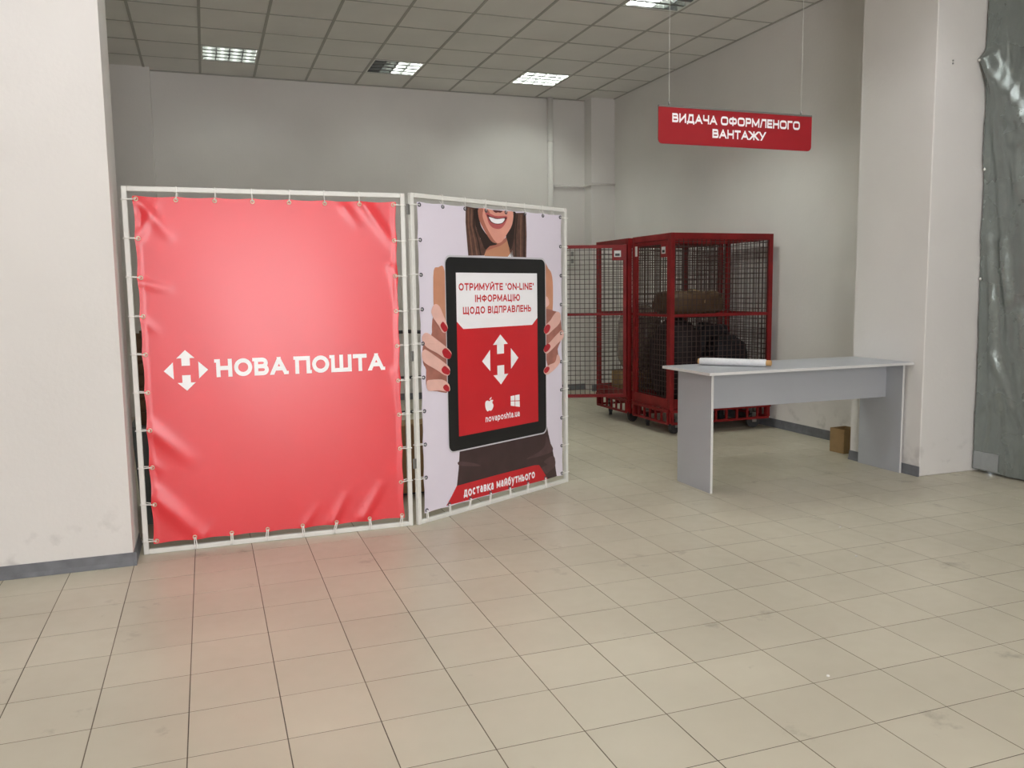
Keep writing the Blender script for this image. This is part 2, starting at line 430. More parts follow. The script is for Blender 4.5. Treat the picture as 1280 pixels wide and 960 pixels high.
floor = struct('floor', MB().box(-4.6, -3.4, -.12, 5.9, 11.0, -.0009), M_grout, 'beige tiled floor running through the whole hall', 'floor')
def tile_mesh():
    mb = MB(); h = TILE/2-.0019; c = .0005; z0 = -.006
    vs = [(-h,-h,z0),(h,-h,z0),(h,h,z0),(-h,h,z0),(-h,-h,-c),(h,-h,-c),(h,h,-c),(-h,h,-c),(-h+c,-h+c,0),(h-c,-h+c,0),(h-c,h-c,0),(-h+c,h-c,0)]
    fs = [(8,9,10,11)]+[(i,(i+1)%4,(i+1)%4+4,i+4) for i in range(4)]+[(i+4,(i+1)%4+4,(i+1)%4+8,i+8) for i in range(4)]
    return vs, fs
tv, tf = tile_mesh()
def to_px(p):
    d = Vector(p)-Vector((0,0,CAM_H)); z = d.dot(_f)
    if z < .1: return None
    return (640+FPX*d.dot(_r2)/z, 480-FPX*d.dot(_u2)/z, z)
cells = []
for i in range(-19, 17):
    for j in range(-20, 28):
        x = TX0+(i+.5)*TILE; y = TY0+(j+.5)*TILE
        if x < -4.55 or x > 5.85 or y > 10.9 or y < -3.35: continue
        px = to_px((x, y, 0)); area = 0
        if px and -40 < px[0] < 1320 and px[1] < 1010:
            hid = (x < -.45 and y > 4.7) or (x < 1.2 and y > 5.1) or (px[0] < 705 and y > 5.0)
            if not hid: area = 1/px[2]**3
        cells.append((area, x, y))
cells.sort(reverse=True)
tile_me = bpy.data.meshes.new('tile'); tile_me.from_pydata(tv, [], tf); tile_me.materials.append(M_tile)
rest = MB()
for k, (a, x, y) in enumerate(cells):
    if k < 300 and a > 0:
        t = link('tile', tile_me, floor, (x, y, random.uniform(-.0003, .0003)))
    else: rest.add([(vx+x, vy+y, vz) for vx, vy, vz in tv], tf)
rest.build('tiles', M_tile, floor, kind='stuff')

# walls
struct('wall_back', MB().box(-1.8, YB, 0, XR+.3, YB+.2, H+.36), M_wall, 'grey shaded plaster wall at the far end of the hall', 'wall')
struct('wall_right', MB().box(XR, 4.9, 0, XR+.25, YB, H+.36), M_wall, 'pale plaster wall behind the red cages and grey table', 'wall')
struct('wall_left', MB().box(-4.6, 4.712, 0, -.425, 5.12, H+.36), M_wall, 'white plaster wall end beside the red banner', 'wall')
struct('wall_left_far', MB().box(-1.9, 5.12, 0, -1.7, YB, H+.36), M_wall, 'plaster side wall behind the red banner', 'wall')
struct('wall_right_pillar', MB().cbox(4.9, 4.7, 0, 5.6, 5.42, H+.35, .006), M_wall, 'white plaster pillar between the grey table and silver tarpaulin', 'pillar')
struct('wall_back_pillar', MB().cbox(-1.7, 10.6, 0, -.47, 10.76, H+.35, .006), M_wall, 'shallow plaster pillar at left end of the far wall', 'pillar')
struct('wall_corner_box', MB().cbox(5.0, 10.53, 0, XR+.01, 10.76, H+.35, .006), M_wall, 'plaster boxed column in the far right corner', 'pillar')
struct('wall_right_front', MB().box(5.62, -3.4, 0, 5.85, 4.7, H+.36), M_wall, 'plaster wall behind the silver tarpaulin', 'wall')
struct('wall_left_front', MB().box(-4.75, -3.4, 0, -4.6, 4.72, H+.36), M_wall, 'plaster side wall of the front hall', 'wall')
wf = MB()
wf.box(-4.6, WIN_Y-.3, 0, WIN_X0, WIN_Y, H+.36); wf.box(WIN_X1, WIN_Y-.3, 0, 5.62, WIN_Y, H+.36)
wf.box(WIN_X0, WIN_Y-.3, 0, WIN_X1, WIN_Y, WIN_Z0); wf.box(WIN_X0, WIN_Y-.3, WIN_Z1, WIN_X1, WIN_Y, H+.36)
struct('wall_front', wf, M_wall, 'plaster wall around the shop window', 'wall')
win = MB()
for x in (WIN_X0, WIN_X0+.85, WIN_X0+1.7, WIN_X1-.06): win.box(x, WIN_Y-.16, WIN_Z0, x+.06, WIN_Y-.08, WIN_Z1)
win.box(WIN_X0, WIN_Y-.16, WIN_Z0, WIN_X1, WIN_Y-.08, WIN_Z0+.06); win.box(WIN_X0, WIN_Y-.16, WIN_Z1-.06, WIN_X1, WIN_Y-.08, WIN_Z1)
w1 = struct('window_1', win, M_white_metal, 'wide white framed shop window', 'window')
M_glass = mat('window_glass', (235, 242, 244), .02, trans=1.0)
for x0, x1 in ((WIN_X0+.06, WIN_X0+.85), (WIN_X0+.91, WIN_X0+1.7), (WIN_X0+1.76, WIN_X1-.06)):
    MB().box(x0, WIN_Y-.125, WIN_Z0+.06, x1, WIN_Y-.115, WIN_Z1-.06).build('pane', M_glass, w1)

# skirting: coved plastic strip, profile pushed along a run
def skirting(name, a, b, n, label, h=.062, d=.016):
    """a,b floor points of the wall line, n unit normal into the room"""
    prof = [(0, h), (.004, h), (.006, h*.75), (.009, h*.35), (d, .004), (d, 0), (0, 0)]
    vs = []; fs = []; k = len(prof)
    for p in (a, b):
        for o, z in prof: vs.append((p[0]+n[0]*o, p[1]+n[1]*o, z))
    for i in range(k): fs.append((i, (i+1) % k, k+(i+1) % k, k+i))
    fs += [tuple(range(k)), tuple(reversed(range(k, 2*k)))]
    return struct(name, MB().add(vs, fs), M_skirt, label, 'skirting')
skirting('baseboard_left', (-4.6, 4.712), (-.409, 4.712), (0, -1), 'grey skirting along foot of the white wall by the banner', .068, .018)
skirting('baseboard_left_return', (-.425, 4.696), (-.425, 5.12), (1, 0), 'short grey skirting round the white wall end beside banner frame')
skirting('baseboard_right', (XR, 5.42), (XR, 10.53), (-1, 0), 'dark grey skirting along the wall behind cages and table', .085)
skirting('baseboard_right_pillar', (4.9, 4.7), (4.9, 5.42), (-1, 0), 'short dark grey skirting on pillar side behind the table leg', .075)
skirting('baseboard_back', (-.47, YB), (5.0, YB), (0, -1), 'dark grey skirting along the far wall', .085)
skirting('baseboard_back_corner', (5.0, 10.53), (XR, 10.53), (0, -1), 'dark grey skirting round the far corner column', .085)

# ceiling: slab, exposed grid, loose panels
CX0, CY0 = -.5275, 8.3265
ceil = struct('ceiling', MB().box(-4.75, -3.4, H+.35, 5.85, 10.95, H+.5), mat('slab', (120, 118, 112), .9), 'suspended ceiling of square mineral panels in a metal grid', 'ceiling')
bars = MB()
y_lo, y_hi = -3.2, YB
L_lo, L_hi = -7, 10
for l in range(L_lo, L_hi+1):
    x = CX0+l*.6
    if -4.6 < x < 5.6: bars.box(x-.013, y_lo, H-.004, x+.013, y_hi, H+.03)
for r in range(-19, 5):
    y = CY0+r*.6
    if y < YB: bars.box(-4.6, y-.007, H-.002, 5.62, y+.007, H+.03)
bars.build('grid', M_tbar, ceil)
edge = MB()
edge.box(XR-.022, 4.9, H-.006, XR, YB, H+.002); edge.box(-1.7, YB-.022, H-.006, XR, YB, H+.002)
edge.build('edge_angle', M_tbar, ceil)
LIT = {(1,2):(.3,.3,.3,.3), (4,2):(0,0,.8,.8), (7,2):(1.3,1.3,1.3,1.3), (7,-3):(5.2,5.2,0,0), (4,-3):(2.2,2.2,2.2,2.2)}
FRONT = [(-2,-8), (1,-8), (4,-8), (7,-8), (1,-13), (4,-13)]
for c in FRONT: LIT[c] = (FRONT_LEVEL,)*4
hp = .291
pm = MB().cbox(-hp, -hp, 0, hp, hp, .014, .003)
panel_proto = pm.build('panel', M_panel, ceil); panel_me = panel_proto.data
first = True; restp = MB()
for l in range(-7, 10):
    for r in range(-19, 4):
        if (l, r) in LIT: continue
        x = CX0+(l+.5)*.6; y = CY0+(r+.5)*.6
        if y > YB: continue
        loc = (x, y, H+.0015+random.uniform(-.0012, .001))
        wide = 1.0
        px = to_px((x, y, H))
        vis = px and -60 < px[0] < 1340 and px[1] > -60 and not (x < -1.7)
        if vis:
            if first: o = panel_proto; o.location = loc; first = False
            else: o = link('panel', panel_me, ceil, loc)
            if l == 9:
                o.scale = (.78, 1, 1); o.location.x = (CX0+9*.6+.013+XR-.01)/2
            if (l, r) == (4, -1): o.rotation_euler = (.006, 0, .004)
        else: restp.box(x-hp, y-hp, loc[2], x+hp, y+hp, loc[2]+.014)
restp.build('panels', M_panel, ceil, kind='stuff')

# ------------------------------------------------------------------ recessed louvre lights
def ceiling_light(l, r, lit, label):
    x = CX0+(l+.5)*.6; y = CY0+(r+.5)*.6
    t = thing('ceiling_light', label, 'ceiling light', (x, y, H-.004), 0, 'recessed louvre lights in the ceiling grid')
    h = .285
    mb = MB()
    mb.box(-h, -h, .10, h, h, .105)
    mb.box(-h, -h, .002, -h+.004, h, .1); mb.box(h-.004, -h, .002, h, h, .1)
    mb.box(-h, -h, .002, h, -h+.004, .1); mb.box(-h, h-.004, .002, h, h, .1)
    mb.build('housing', M_housing, t)
    fr = MB()
    fr.box(-.287, -.287, .0, .287, -.27, .006); fr.box(-.287, .27, .0, .287, .287, .006)
    fr.box(-.287, -.27, .0, -.27, .27, .006); fr.box(.27, -.27, .0, .287, .27, .006)
    fr.build('rim', M_white_metal, t)
    lv = MB()
    for k in range(1, 4):
        xx = -.27+.135*k; lv.box(xx-.005, -.27, .004, xx+.005, .27, .055)
    for k in range(5):
        yy = -.27+.135*k; lv.add([(-.27,yy-.02,.004),(.27,yy-.02,.004),(.27,yy+.02,.004),(-.27,yy+.02,.004),(-.27,yy-.003,.055),(.27,yy-.003,.055),(.27,yy+.003,.055),(-.27,yy+.003,.055)], [(0,3,2,1),(4,5,6,7),(0,1,5,4),(2,3,7,6)])
    lv.build('louvre', M_louvre, t)
    for k in range(4):
        xx = -.2025+.135*k
        MB().tube([(xx, -.262, .068), (xx, .262, .068)], .013, 10).build('tube', tube_mat(lit[k]), t)
    return t
LBL = {(1,2): 'fully lit square louvre light nearest the far left corner', (4,2): 'half dark louvre light with its left tubes out, by the far wall',
       (7,2): 'fully lit louvre light above the far right corner', (7,-3): 'half lit louvre light above the red hanging sign wire, cut by photo top',
       (4,-3): 'lit louvre light in the ceiling left of the hanging sign wires, above the photo',
       (-2,-8): 'louvre light of the front hall row before the white wall end, outside photo', (1,-8): 'louvre light of the front hall row in front of the red banner, above the photo',
       (4,-8): 'louvre light of the front hall row in front of the tablet banner, above the photo', (7,-8): 'louvre light of the front hall row in front of the table, above the photo',
       (1,-13): 'louvre light right above the photographer, left of two, outside the photo', (4,-13): 'louvre light right above the photographer, right of two, outside the photo'}
for (l, r), lit in LIT.items(): ceiling_light(l, r, lit, LBL[(l, r)])

# pipes on the far wall
mb = MB(); mb.tube([(4.475, YB-.045, 0), (4.475, YB-.045, H)], .04, 14)
rp = tag(mb.build('riser_pipe', M_wall), 'painted vertical riser pipe on the far wall right of centre', 'pipe')
for z in (.6, 2.0, 3.4): MB().tube([(4.475, YB-.045, z-.012), (4.475, YB-.045, z+.012)], .045, 14).build('clamp', M_wall, rp)
mb = MB(); zz = 2.815
mb.tube([(4.515, YB-.03, zz), (4.95, YB-.03, zz), (4.975, YB-.05, zz+.004), (4.985, 10.505, zz+.012), (5.01, 10.5, zz+.014), (XR-.01, 10.5, zz+.016)], .014, 8)
tag(mb.build('branch_pipe', M_wall), 'thin painted pipe running sideways round the corner column', 'pipe')
for z, w in ((2.985, 'upper'), (2.965, 'lower')):
    sc = MB().tube([(5.05, 4.702, z), (5.05, 4.694, z), (5.05, 4.691, z)], [.006, .006, .003], 8).build('wall_screw', M_steel)
    tag(sc, w+' of two small screw heads high on the white pillar', 'screw', 'screws in the pillar')

sb = thing('switch_box', 'small grey switch box on the far wall seen just right of the banners', 'switch box', (4.72, YB, 1.72))
MB().cbox(0, -.05, 0, .13, 0, .26, .006).build('housing', M_white_metal, sb)
for z in (.05, .15): MB().cbox(.045, -.06, z, .085, -.05, z+.06, .003).build('switch', M_steel, sb)

# ------------------------------------------------------------------ framed banners
M_banner = mat('red_vinyl', (224, 42, 52), .36, spec=.85, vary=.02, vscale=2)
M_print_white = mat('white_print', (252, 252, 253), .42)
M_brass = mat('grommet_metal', (214, 196, 170), .3, metal=.6)
M_dark_ring = mat('dark_grommet', (92, 92, 100), .3, metal=.6)
M_cord = mat('white_cord', (244, 243, 238), .7)
M_back2 = mat('pale_lilac_vinyl', (230, 223, 236), .42, vary=.03, vscale=1.5)
FW = .027
def seg_dist(p, a, b):
    ax, ay = a; bx, by = b; dx, dy = bx-ax, by-ay; L2 = dx*dx+dy*dy
    t = max(0, min(1, ((p[0]-ax)*dx+(p[1]-ay)*dy)/L2)); qx, qy = ax+t*dx, ay+t*dy
    return math.hypot(p[0]-qx, p[1]-qy), t
def make_stand(root, W, HT, ub, vb, relief, mats, nu, nv, corner_bottom):
    """frame of square tube W x HT; banner hung inside it from (ub0,vb0) to (ub1,vb1)"""
    t = FW
    MB().cbox(0, -t/2, 0, t, t/2, HT, .003).build('stile', M_white_metal, root)
    MB().cbox(W-t, -t/2, 0, W, t/2, HT, .003).build('stile', M_white_metal, root)
    MB().cbox(t, -t/2, HT-t, W-t, t/2, HT, .003).build('rail', M_white_metal, root)
    MB().cbox(t, -t/2, 0, W-t, t/2, t, .003).build('rail', M_white_metal, root)
    (u0, u1), (v0, v1) = ub, vb
    NX, NY = 8, 10; ins = .018
    def edge_in(u, v):                       # hem pulled straight at the eyelets, easing in between them
        du = .006*abs(math.sin(math.pi*(NX-1)*(u-u0-ins)/(u1-u0-2*ins)))
        dv = .007*abs(math.sin(math.pi*(NY-1)*(v-v0-ins)/(v1-v0-2*ins)))
        return du, dv
    def P(u, v, off=0.0):
        du, dv = edge_in(u, v)
        su = (u-(u0+u1)/2)/((u1-u0)/2); sv = (v-(v0+v1)/2)/((v1-v0)/2)
        uu = u - su*abs(su)**12*dv; vv = v - sv*abs(sv)**12*du
        return (uu, -.014-relief(u, v)-off, vv)
    mb = MB()
    mb.grid(lambda a, b: P(u0+a*(u1-u0), v0+b*(v1-v0)), nu, nv)
    mb.grid(lambda a, b: P(u1-a*(u1-u0), v0+b*(v1-v0), -.0015), nu//3, nv//3)
    ban = mb.build('banner', mats[0], root)
    # folded hem, a flat strip round the border
    hm = MB(); hw = .03
    def strip(pts_o, pts_i):
        n = len(pts_o); vs = pts_o+pts_i
        hm.add(vs, [(i, i+1, n+i+1, n+i) for i in range(n-1)], 0, True)
    k = 72
    strip([P(u0+(u1-u0)*i/k, v0, .0015) for i in range(k+1)], [P(u0+(u1-u0)*i/k, v0+hw, .0012) for i in range(k+1)])
    strip([P(u0+(u1-u0)*i/k, v1-hw, .0012) for i in range(k+1)], [P(u0+(u1-u0)*i/k, v1, .0015) for i in range(k+1)])
    k = 90
    strip([P(u0+hw, v0+hw+(v1-v0-2*hw)*i/k, .0012) for i in range(k+1)], [P(u0, v0+hw+(v1-v0-2*hw)*i/k, .0015) for i in range(k+1)])
    strip([P(u1, v0+hw+(v1-v0-2*hw)*i/k, .0015) for i in range(k+1)], [P(u1-hw, v0+hw+(v1-v0-2*hw)*i/k, .0012) for i in range(k+1)])
    if mats[2]: hm.build('hem', mats[0], ban)
    # eyelets and cords
    pts = []
    for i in range(NX):
        u = u0+ins+(u1-u0-2*ins)*i/(NX-1)
        pts.append((u, v1-ins, 'L' if i == 0 else ('R' if i == NX-1 else 'T')))
        cb = 'L' if i == 0 else ('B' if i < NX-1 else corner_bottom)
        if i == 0 and mats[3]: cb = 'B'
        pts.append((u, v0+ins, cb))
    for j in range(1, NY-1):
        v = v0+ins+(v1-v0-2*ins)*j/(NY-1); pts += [(u0+ins, v, 'L'), (u1-ins, v, 'R')]
    ring = MB(); ring.tube([(.0095*math.cos(a), -.001, .0095*math.sin(a)) for a in [2*math.pi*i/14 for i in range(14)]], .0032, 6, closed=True)
    ring_o = None
    for u, v, side in pts:
        p = P(u, v, .003)
        if ring_o is None: ring_o = ring.build('eyelet', mats[1], ban, p)
        else: link('eyelet', ring_o.data, ban, p)
        w = random.uniform(-.012, .012)
        c = MB(); r = .0028; y = p[1]-.003; g = t/2+.003
        if side == 'T':
            x, a, b = p[0], p[2], HT-t
            c.tube([(x, y, a), (x+w*.4, -g-.001, b), (x+w*.4, -g-.001, HT+.002), (x+w*.4, g, HT+.003), (x+w*.4+.004, g, b-.002), (x+.004, y+.006, a)], r, 6)
        elif side == 'B':
            x, a, b = p[0], p[2], t
            c.tube([(x-.003, y, a), (x+w-.006, -g, b), (x+w-.006, -g, -.0+.004), (x+w+.004, -g+.003, .004), (x+w+.006, -g, b), (x+.004, y-.002, a)], r, 6)
        else:
            s = -1 if side == 'L' else 1
            e = 0.0 if s < 0 else W; i_ = t if s < 0 else W-t
            c.tube([(p[0], y, p[2]), (i_, -g, p[2]+w*.3), (e+s*.003, -g, p[2]+w*.3), (e+s*.003, g, p[2]+w*.3), (i_-s*.002, g, p[2]+w*.3+.004), (p[0], y+.006, p[2]+.004)], r, 6)
        c.build('cord', M_cord, root)
    return ban, P

# the red banner
s1 = thing('banner_stand', 'red vinyl banner laced into a white tube frame beside the wall end', 'banner', (-.387, 4.888, 0))
RIDGES = [((.08,1.90),(.22,1.73),.028,.016), ((.07,1.72),(.16,1.90),.022,.010), ((.06,1.48),(.20,1.44),.022,.010), ((.06,1.28),(.13,1.22),.02,.007),
          ((.06,.70),(.25,.52),.035,.014), ((.06,.33),(.30,.07),.040,.020), ((.05,.52),(.12,.46),.02,.007), ((1.27,1.91),(1.43,1.68),.026,.016), ((1.15,1.90),(1.22,1.80),.02,.009),
          ((1.42,1.55),(1.45,1.38),.02,.009), ((1.02,.07),(1.10,.22),.022,.012), ((1.20,.08),(1.31,.26),.026,.013), ((.86,.07),(.93,.17),.02,.008), ((1.42,.95),(1.45,.75),.02,.006), ((.30,.06),(.36,.14),.02,.006)]
def relief1(u, v):
    a = max(0, math.sin(math.pi*min(1, max(0, (u-.05)/1.41)))); b = max(0, math.sin(math.pi*min(1, max(0, (v-.05)/1.88))))
    d = .012*a*b + .0012*math.sin(u*9+v*3)*a*b
    for p, q, w, am in RIDGES:
        ds, t = seg_dist((u, v), p, q)
        if ds < 3*w: d += .7*am*math.exp(-(ds/(w*1.1))**2)*(1-.75*t)
    d += .006*math.exp(-((u-.055)/.012)**2) + .006*math.exp(-((u-1.445)/.012)**2)
    return d
ban1, P1 = make_stand(s1, 1.504, 1.98, (.052, 1.452), (.055, 1.93), relief1, (M_banner, M_brass, False, False), 110, 140, 'B')
print_line('lettering', M_print_white, ban1, 0, 'НОВА', lambda x, y, e: P1(.423+x, .958+y, .0016+e), .099, .378, .235, 2.0, 1.0, .12, slab=True)
print_line('lettering', M_print_white, ban1, 0, 'ПОШТА', lambda x, y, e: P1(.845+x, .957+y, .0016+e), .099, .508, .235, 2.0, 1.0, .12, slab=True)
mb = MB(); put_polys(mb, emblem_polys(.268, 1.002, .113, .111), lambda x, y, e: P1(x, y, .0016+e)); mb.build('emblem', M_print_white, ban1)

# the printed banner with the tablet
TR = {
 'hair_l':[(0.452,1.94),(0.547,1.935),(0.53,1.875),(0.544,1.806),(0.583,1.737),(0.634,1.675),(0.612,1.635),(0.468,1.632),(0.458,1.733),(0.449,1.836)],
 'hair_r':[(0.899,1.925),(1.027,1.93),(1.032,1.791),(1.026,1.632),(0.871,1.629),(0.855,1.681),(0.868,1.762),(0.893,1.859)],
 'hair_dl':[(0.537,1.936),(0.576,1.934),(0.574,1.864),(0.597,1.808),(0.667,1.747),(0.735,1.712),(0.666,1.697),(0.623,1.674),(0.583,1.737),(0.544,1.806),(0.53,1.875)],
 'hair_dr':[(0.888,1.93),(0.924,1.927),(0.911,1.823),(0.89,1.711),(0.861,1.681),(0.834,1.739),(0.824,1.782),(0.878,1.843)],
 'face':[(0.567,1.935),(0.629,1.933),(0.735,1.931),(0.844,1.93),(0.897,1.929),(0.884,1.844),(0.835,1.783),(0.785,1.731),(0.736,1.717),(0.682,1.728),(0.634,1.774),(0.59,1.829),(0.566,1.877)],
 'face_sh':[(0.567,1.935),(0.609,1.933),(0.602,1.886),(0.627,1.831),(0.668,1.776),(0.709,1.734),(0.736,1.717),(0.682,1.728),(0.634,1.774),(0.59,1.829),(0.566,1.877)],
 'neck':[(0.623,1.681),(0.666,1.715),(0.736,1.717),(0.796,1.741),(0.84,1.761),(0.872,1.688),(0.843,1.632),(0.622,1.631)],
 'neck_sh':[(0.623,1.685),(0.666,1.717),(0.73,1.717),(0.785,1.735),(0.841,1.768),(0.829,1.735),(0.773,1.704),(0.708,1.687),(0.633,1.667)],
 'collar':[(0.838,1.632),(0.886,1.675),(0.894,1.63)],
 'lips':[(0.627,1.908),(0.671,1.906),(0.723,1.893),(0.756,1.895),(0.799,1.896),(0.838,1.892),(0.818,1.851),(0.781,1.818),(0.738,1.809),(0.69,1.818),(0.659,1.843),(0.641,1.881)],
 'mouth':[(0.641,1.897),(0.681,1.887),(0.734,1.881),(0.783,1.883),(0.832,1.888),(0.807,1.858),(0.771,1.842),(0.722,1.84),(0.68,1.849),(0.657,1.868)],
 'teeth':[(0.66,1.882),(0.696,1.879),(0.739,1.874),(0.81,1.881),(0.798,1.859),(0.771,1.847),(0.724,1.844),(0.687,1.853),(0.67,1.867)],
 'nose_sh':[(0.701,1.932),(0.791,1.93),(0.772,1.918),(0.748,1.92),(0.724,1.916)],
 'cheek_l':[(0.619,1.926),(0.64,1.931),(0.671,1.912),(0.65,1.905),(0.629,1.908)],
 'arm_l':[(0.17,1.539),(0.208,1.556),(0.251,1.559),(0.269,1.439),(0.261,1.159),(0.196,1.184),(0.166,1.285),(0.161,1.396)],
 'arm_r':[(1.213,1.573),(1.261,1.559),(1.297,1.523),(1.312,1.434),(1.306,1.266),(1.286,1.15),(1.207,1.141)],
 'hl_back':[(0.154,1.256),(0.186,1.22),(0.263,1.167),(0.272,1.058),(0.28,0.927),(0.278,0.793),(0.173,0.803),(0.087,0.829),(0.086,0.942),(0.059,0.987),(0.068,1.099),(0.136,1.151),(0.142,1.2)],
 'hl_f1':[(0.139,1.296),(0.156,1.327),(0.18,1.335),(0.209,1.318),(0.237,1.268),(0.271,1.199),(0.268,1.174),(0.248,1.157),(0.224,1.165),(0.2,1.198),(0.158,1.246),(0.142,1.274)],
 'hl_f2':[(0.052,1.141),(0.07,1.161),(0.103,1.163),(0.164,1.129),(0.251,1.074),(0.294,1.039),(0.299,1.017),(0.283,0.996),(0.238,1.003),(0.181,1.035),(0.095,1.076),(0.064,1.109)],
 'hl_f3':[(0.049,1.044),(0.062,1.06),(0.086,1.064),(0.161,1.022),(0.238,0.974),(0.278,0.942),(0.284,0.916),(0.273,0.894),(0.235,0.898),(0.168,0.936),(0.083,0.978),(0.051,1.007)],
 'hl_f4':[(0.083,0.85),(0.089,0.875),(0.118,0.879),(0.215,0.872),(0.264,0.845),(0.279,0.821),(0.277,0.796),(0.242,0.795),(0.183,0.808),(0.106,0.811),(0.085,0.829)],
 'hl_n1':[(0.21,1.203),(0.221,1.22),(0.237,1.225),(0.269,1.188),(0.265,1.172),(0.248,1.162),(0.229,1.174)],
 'hl_n2':[(0.22,1.043),(0.235,1.06),(0.258,1.06),(0.297,1.026),(0.293,1.005),(0.278,0.996),(0.239,1.008)],
 'hl_n3':[(0.211,0.933),(0.225,0.949),(0.245,0.953),(0.282,0.923),(0.277,0.904),(0.263,0.898),(0.226,0.911)],
 'hl_n4':[(0.221,0.823),(0.231,0.835),(0.251,0.838),(0.273,0.818),(0.272,0.796),(0.254,0.794),(0.232,0.806)],
 'hr_back':[(1.215,1.267),(1.313,1.264),(1.393,1.227),(1.407,1.069),(1.361,0.99),(1.376,0.897),(1.244,0.877),(1.219,1.098)],
 'hr_f1':[(1.201,1.134),(1.225,1.168),(1.272,1.196),(1.312,1.234),(1.352,1.257),(1.385,1.247),(1.397,1.22),(1.379,1.172),(1.295,1.125),(1.244,1.099),(1.213,1.109)],
 'hr_f2':[(1.197,1.0),(1.223,1.023),(1.27,1.046),(1.342,1.092),(1.408,1.125),(1.427,1.098),(1.42,1.063),(1.358,1.031),(1.28,0.985),(1.233,0.966),(1.205,0.978)],
 'hr_f3':[(1.195,0.848),(1.216,0.871),(1.268,0.887),(1.324,0.901),(1.349,0.95),(1.376,0.938),(1.381,0.895),(1.323,0.85),(1.243,0.818),(1.206,0.825)],
 'hr_n1':[(1.201,1.134),(1.22,1.16),(1.248,1.171),(1.273,1.156),(1.26,1.124),(1.228,1.106),(1.21,1.113)],
 'hr_n2':[(1.197,1.0),(1.218,1.024),(1.249,1.035),(1.274,1.015),(1.252,0.989),(1.222,0.977),(1.205,0.982)],
 'hr_n3':[(1.197,0.848),(1.216,0.867),(1.244,0.873),(1.261,0.86),(1.244,0.837),(1.212,0.829)],
 'thumb':[(1.213,1.356),(1.243,1.365),(1.263,1.34),(1.266,1.31),(1.234,1.291),(1.212,1.306)],
 'white':[(0.339,1.525),(1.129,1.525),(1.128,1.215),(1.072,1.175),(0.406,1.173),(0.349,1.225)],
 'skirt':[(0.358,0.405),(0.77,0.423),(1.232,0.447),(1.249,0.387),(1.271,0.319),(1.296,0.258),(1.314,0.189),(1.34,0.062),(1.229,0.062),(0.325,0.174),(0.333,0.217),(0.345,0.287)],
 'sk1':[(1.221,0.375),(1.265,0.324),(1.296,0.262),(1.169,0.245),(0.998,0.248),(1.132,0.275),(1.207,0.312)],
 'sk2':[(1.193,0.2),(1.303,0.224),(1.323,0.146),(1.256,0.116),(1.217,0.106),(1.168,0.156),(1.231,0.17)],
 'sk3':[(0.352,0.337),(0.486,0.304),(0.549,0.275),(0.455,0.289),(0.35,0.312)],
 'ribbon':[(0.23,0.072),(0.278,0.125),(0.325,0.183),(0.698,0.188),(1.088,0.189),(1.141,0.181),(1.186,0.128),(1.232,0.068),(1.227,0.058),(0.695,0.065)],
 'up':[(0.716,1.001),(0.718,1.062),(0.676,1.063),(0.77,1.123),(0.82,1.064),(0.779,1.063),(0.784,0.997)],
 'lt':[(0.573,0.964),(0.651,1.032),(0.65,0.891)],
 'rt':[(0.929,0.964),(0.853,1.03),(0.855,0.896)],
 'dn':[(0.718,0.926),(0.786,0.926),(0.789,0.861),(0.827,0.862),(0.754,0.79),(0.683,0.857),(0.722,0.86)],
 'win':[(0.844,0.704),(0.936,0.707),(0.937,0.621),(0.844,0.639)],
 'apple':[(0.595,0.68),(0.604,0.696),(0.623,0.698),(0.635,0.692),(0.652,0.7),(0.673,0.695),(0.663,0.681),(0.675,0.661),(0.665,0.639),(0.65,0.628),(0.633,0.631),(0.616,0.627),(0.6,0.647)],
 'leaf':[(0.637,0.7),(0.641,0.711),(0.656,0.718),(0.654,0.707)],
 't1':[(0.374,1.413),(1.094,1.415),(0.387,1.456)],
 't2':[(0.516,1.34),(0.95,1.341),(0.521,1.383)],
 't3':[(0.407,1.265),(1.064,1.268),(0.409,1.308),(1.065,1.307)],
 'url':[(0.596,0.555),(0.935,0.552),(0.599,0.587),(0.936,0.576)],
 'rib_t':[(0.387,0.117),(1.09,0.101),(0.399,0.142),(1.091,0.129)],
}
s2 = thing('banner_stand', 'banner printed with smiling woman holding a tablet, in white tube frame', 'banner', (1.144, 4.879, 0), math.atan2(.702, 1.302))
def relief2(u, v):
    d = .0
    for p, q, w, am in (((.06,1.30),(.05,1.1),.02,.003), ((1.39,1.6),(1.4,1.3),.02,.003)):
        ds, t = seg_dist((u, v), p, q); d += am*math.exp(-(ds/w)**2)
    return d
ban2, P2 = make_stand(s2, 1.479, 1.985, (.046, 1.412), (.062, 1.937), relief2, (M_back2, M_dark_ring, False, True), 60, 80, 'R')
INK = [mat('ink_'+n, c, .42, vary=v, vscale=s) for n, c, v, s in (
    ('hair', (92, 64, 54), .35, 30), ('hair_dark', (44, 28, 24), .2, 30), ('skin', (226, 160, 142), .08, 8), ('skin_shade', (176, 110, 92), .1, 8), ('neck', (196, 140, 108), .08, 8),
    ('lip', (188, 92, 92), .1, 20), ('mouth', (92, 36, 36), .1, 10), ('teeth', (250, 250, 253), .02, 5), ('hand', (234, 188, 176), .08, 12), ('hand_shade', (172, 112, 98), .2, 14),
    ('nail', (180, 32, 44), .05, 20), ('black', (20, 20, 21), .0, 1), ('silver', (206, 204, 210), .0, 1), ('red', (200, 34, 42), .03, 4), ('skirt', (66, 48, 48), .18, 9), ('skirt_lit', (88, 66, 66), .2, 14),
    ('arm', (206, 146, 116), .1, 9), ('hair_lit', (124, 90, 74), .2, 30))]
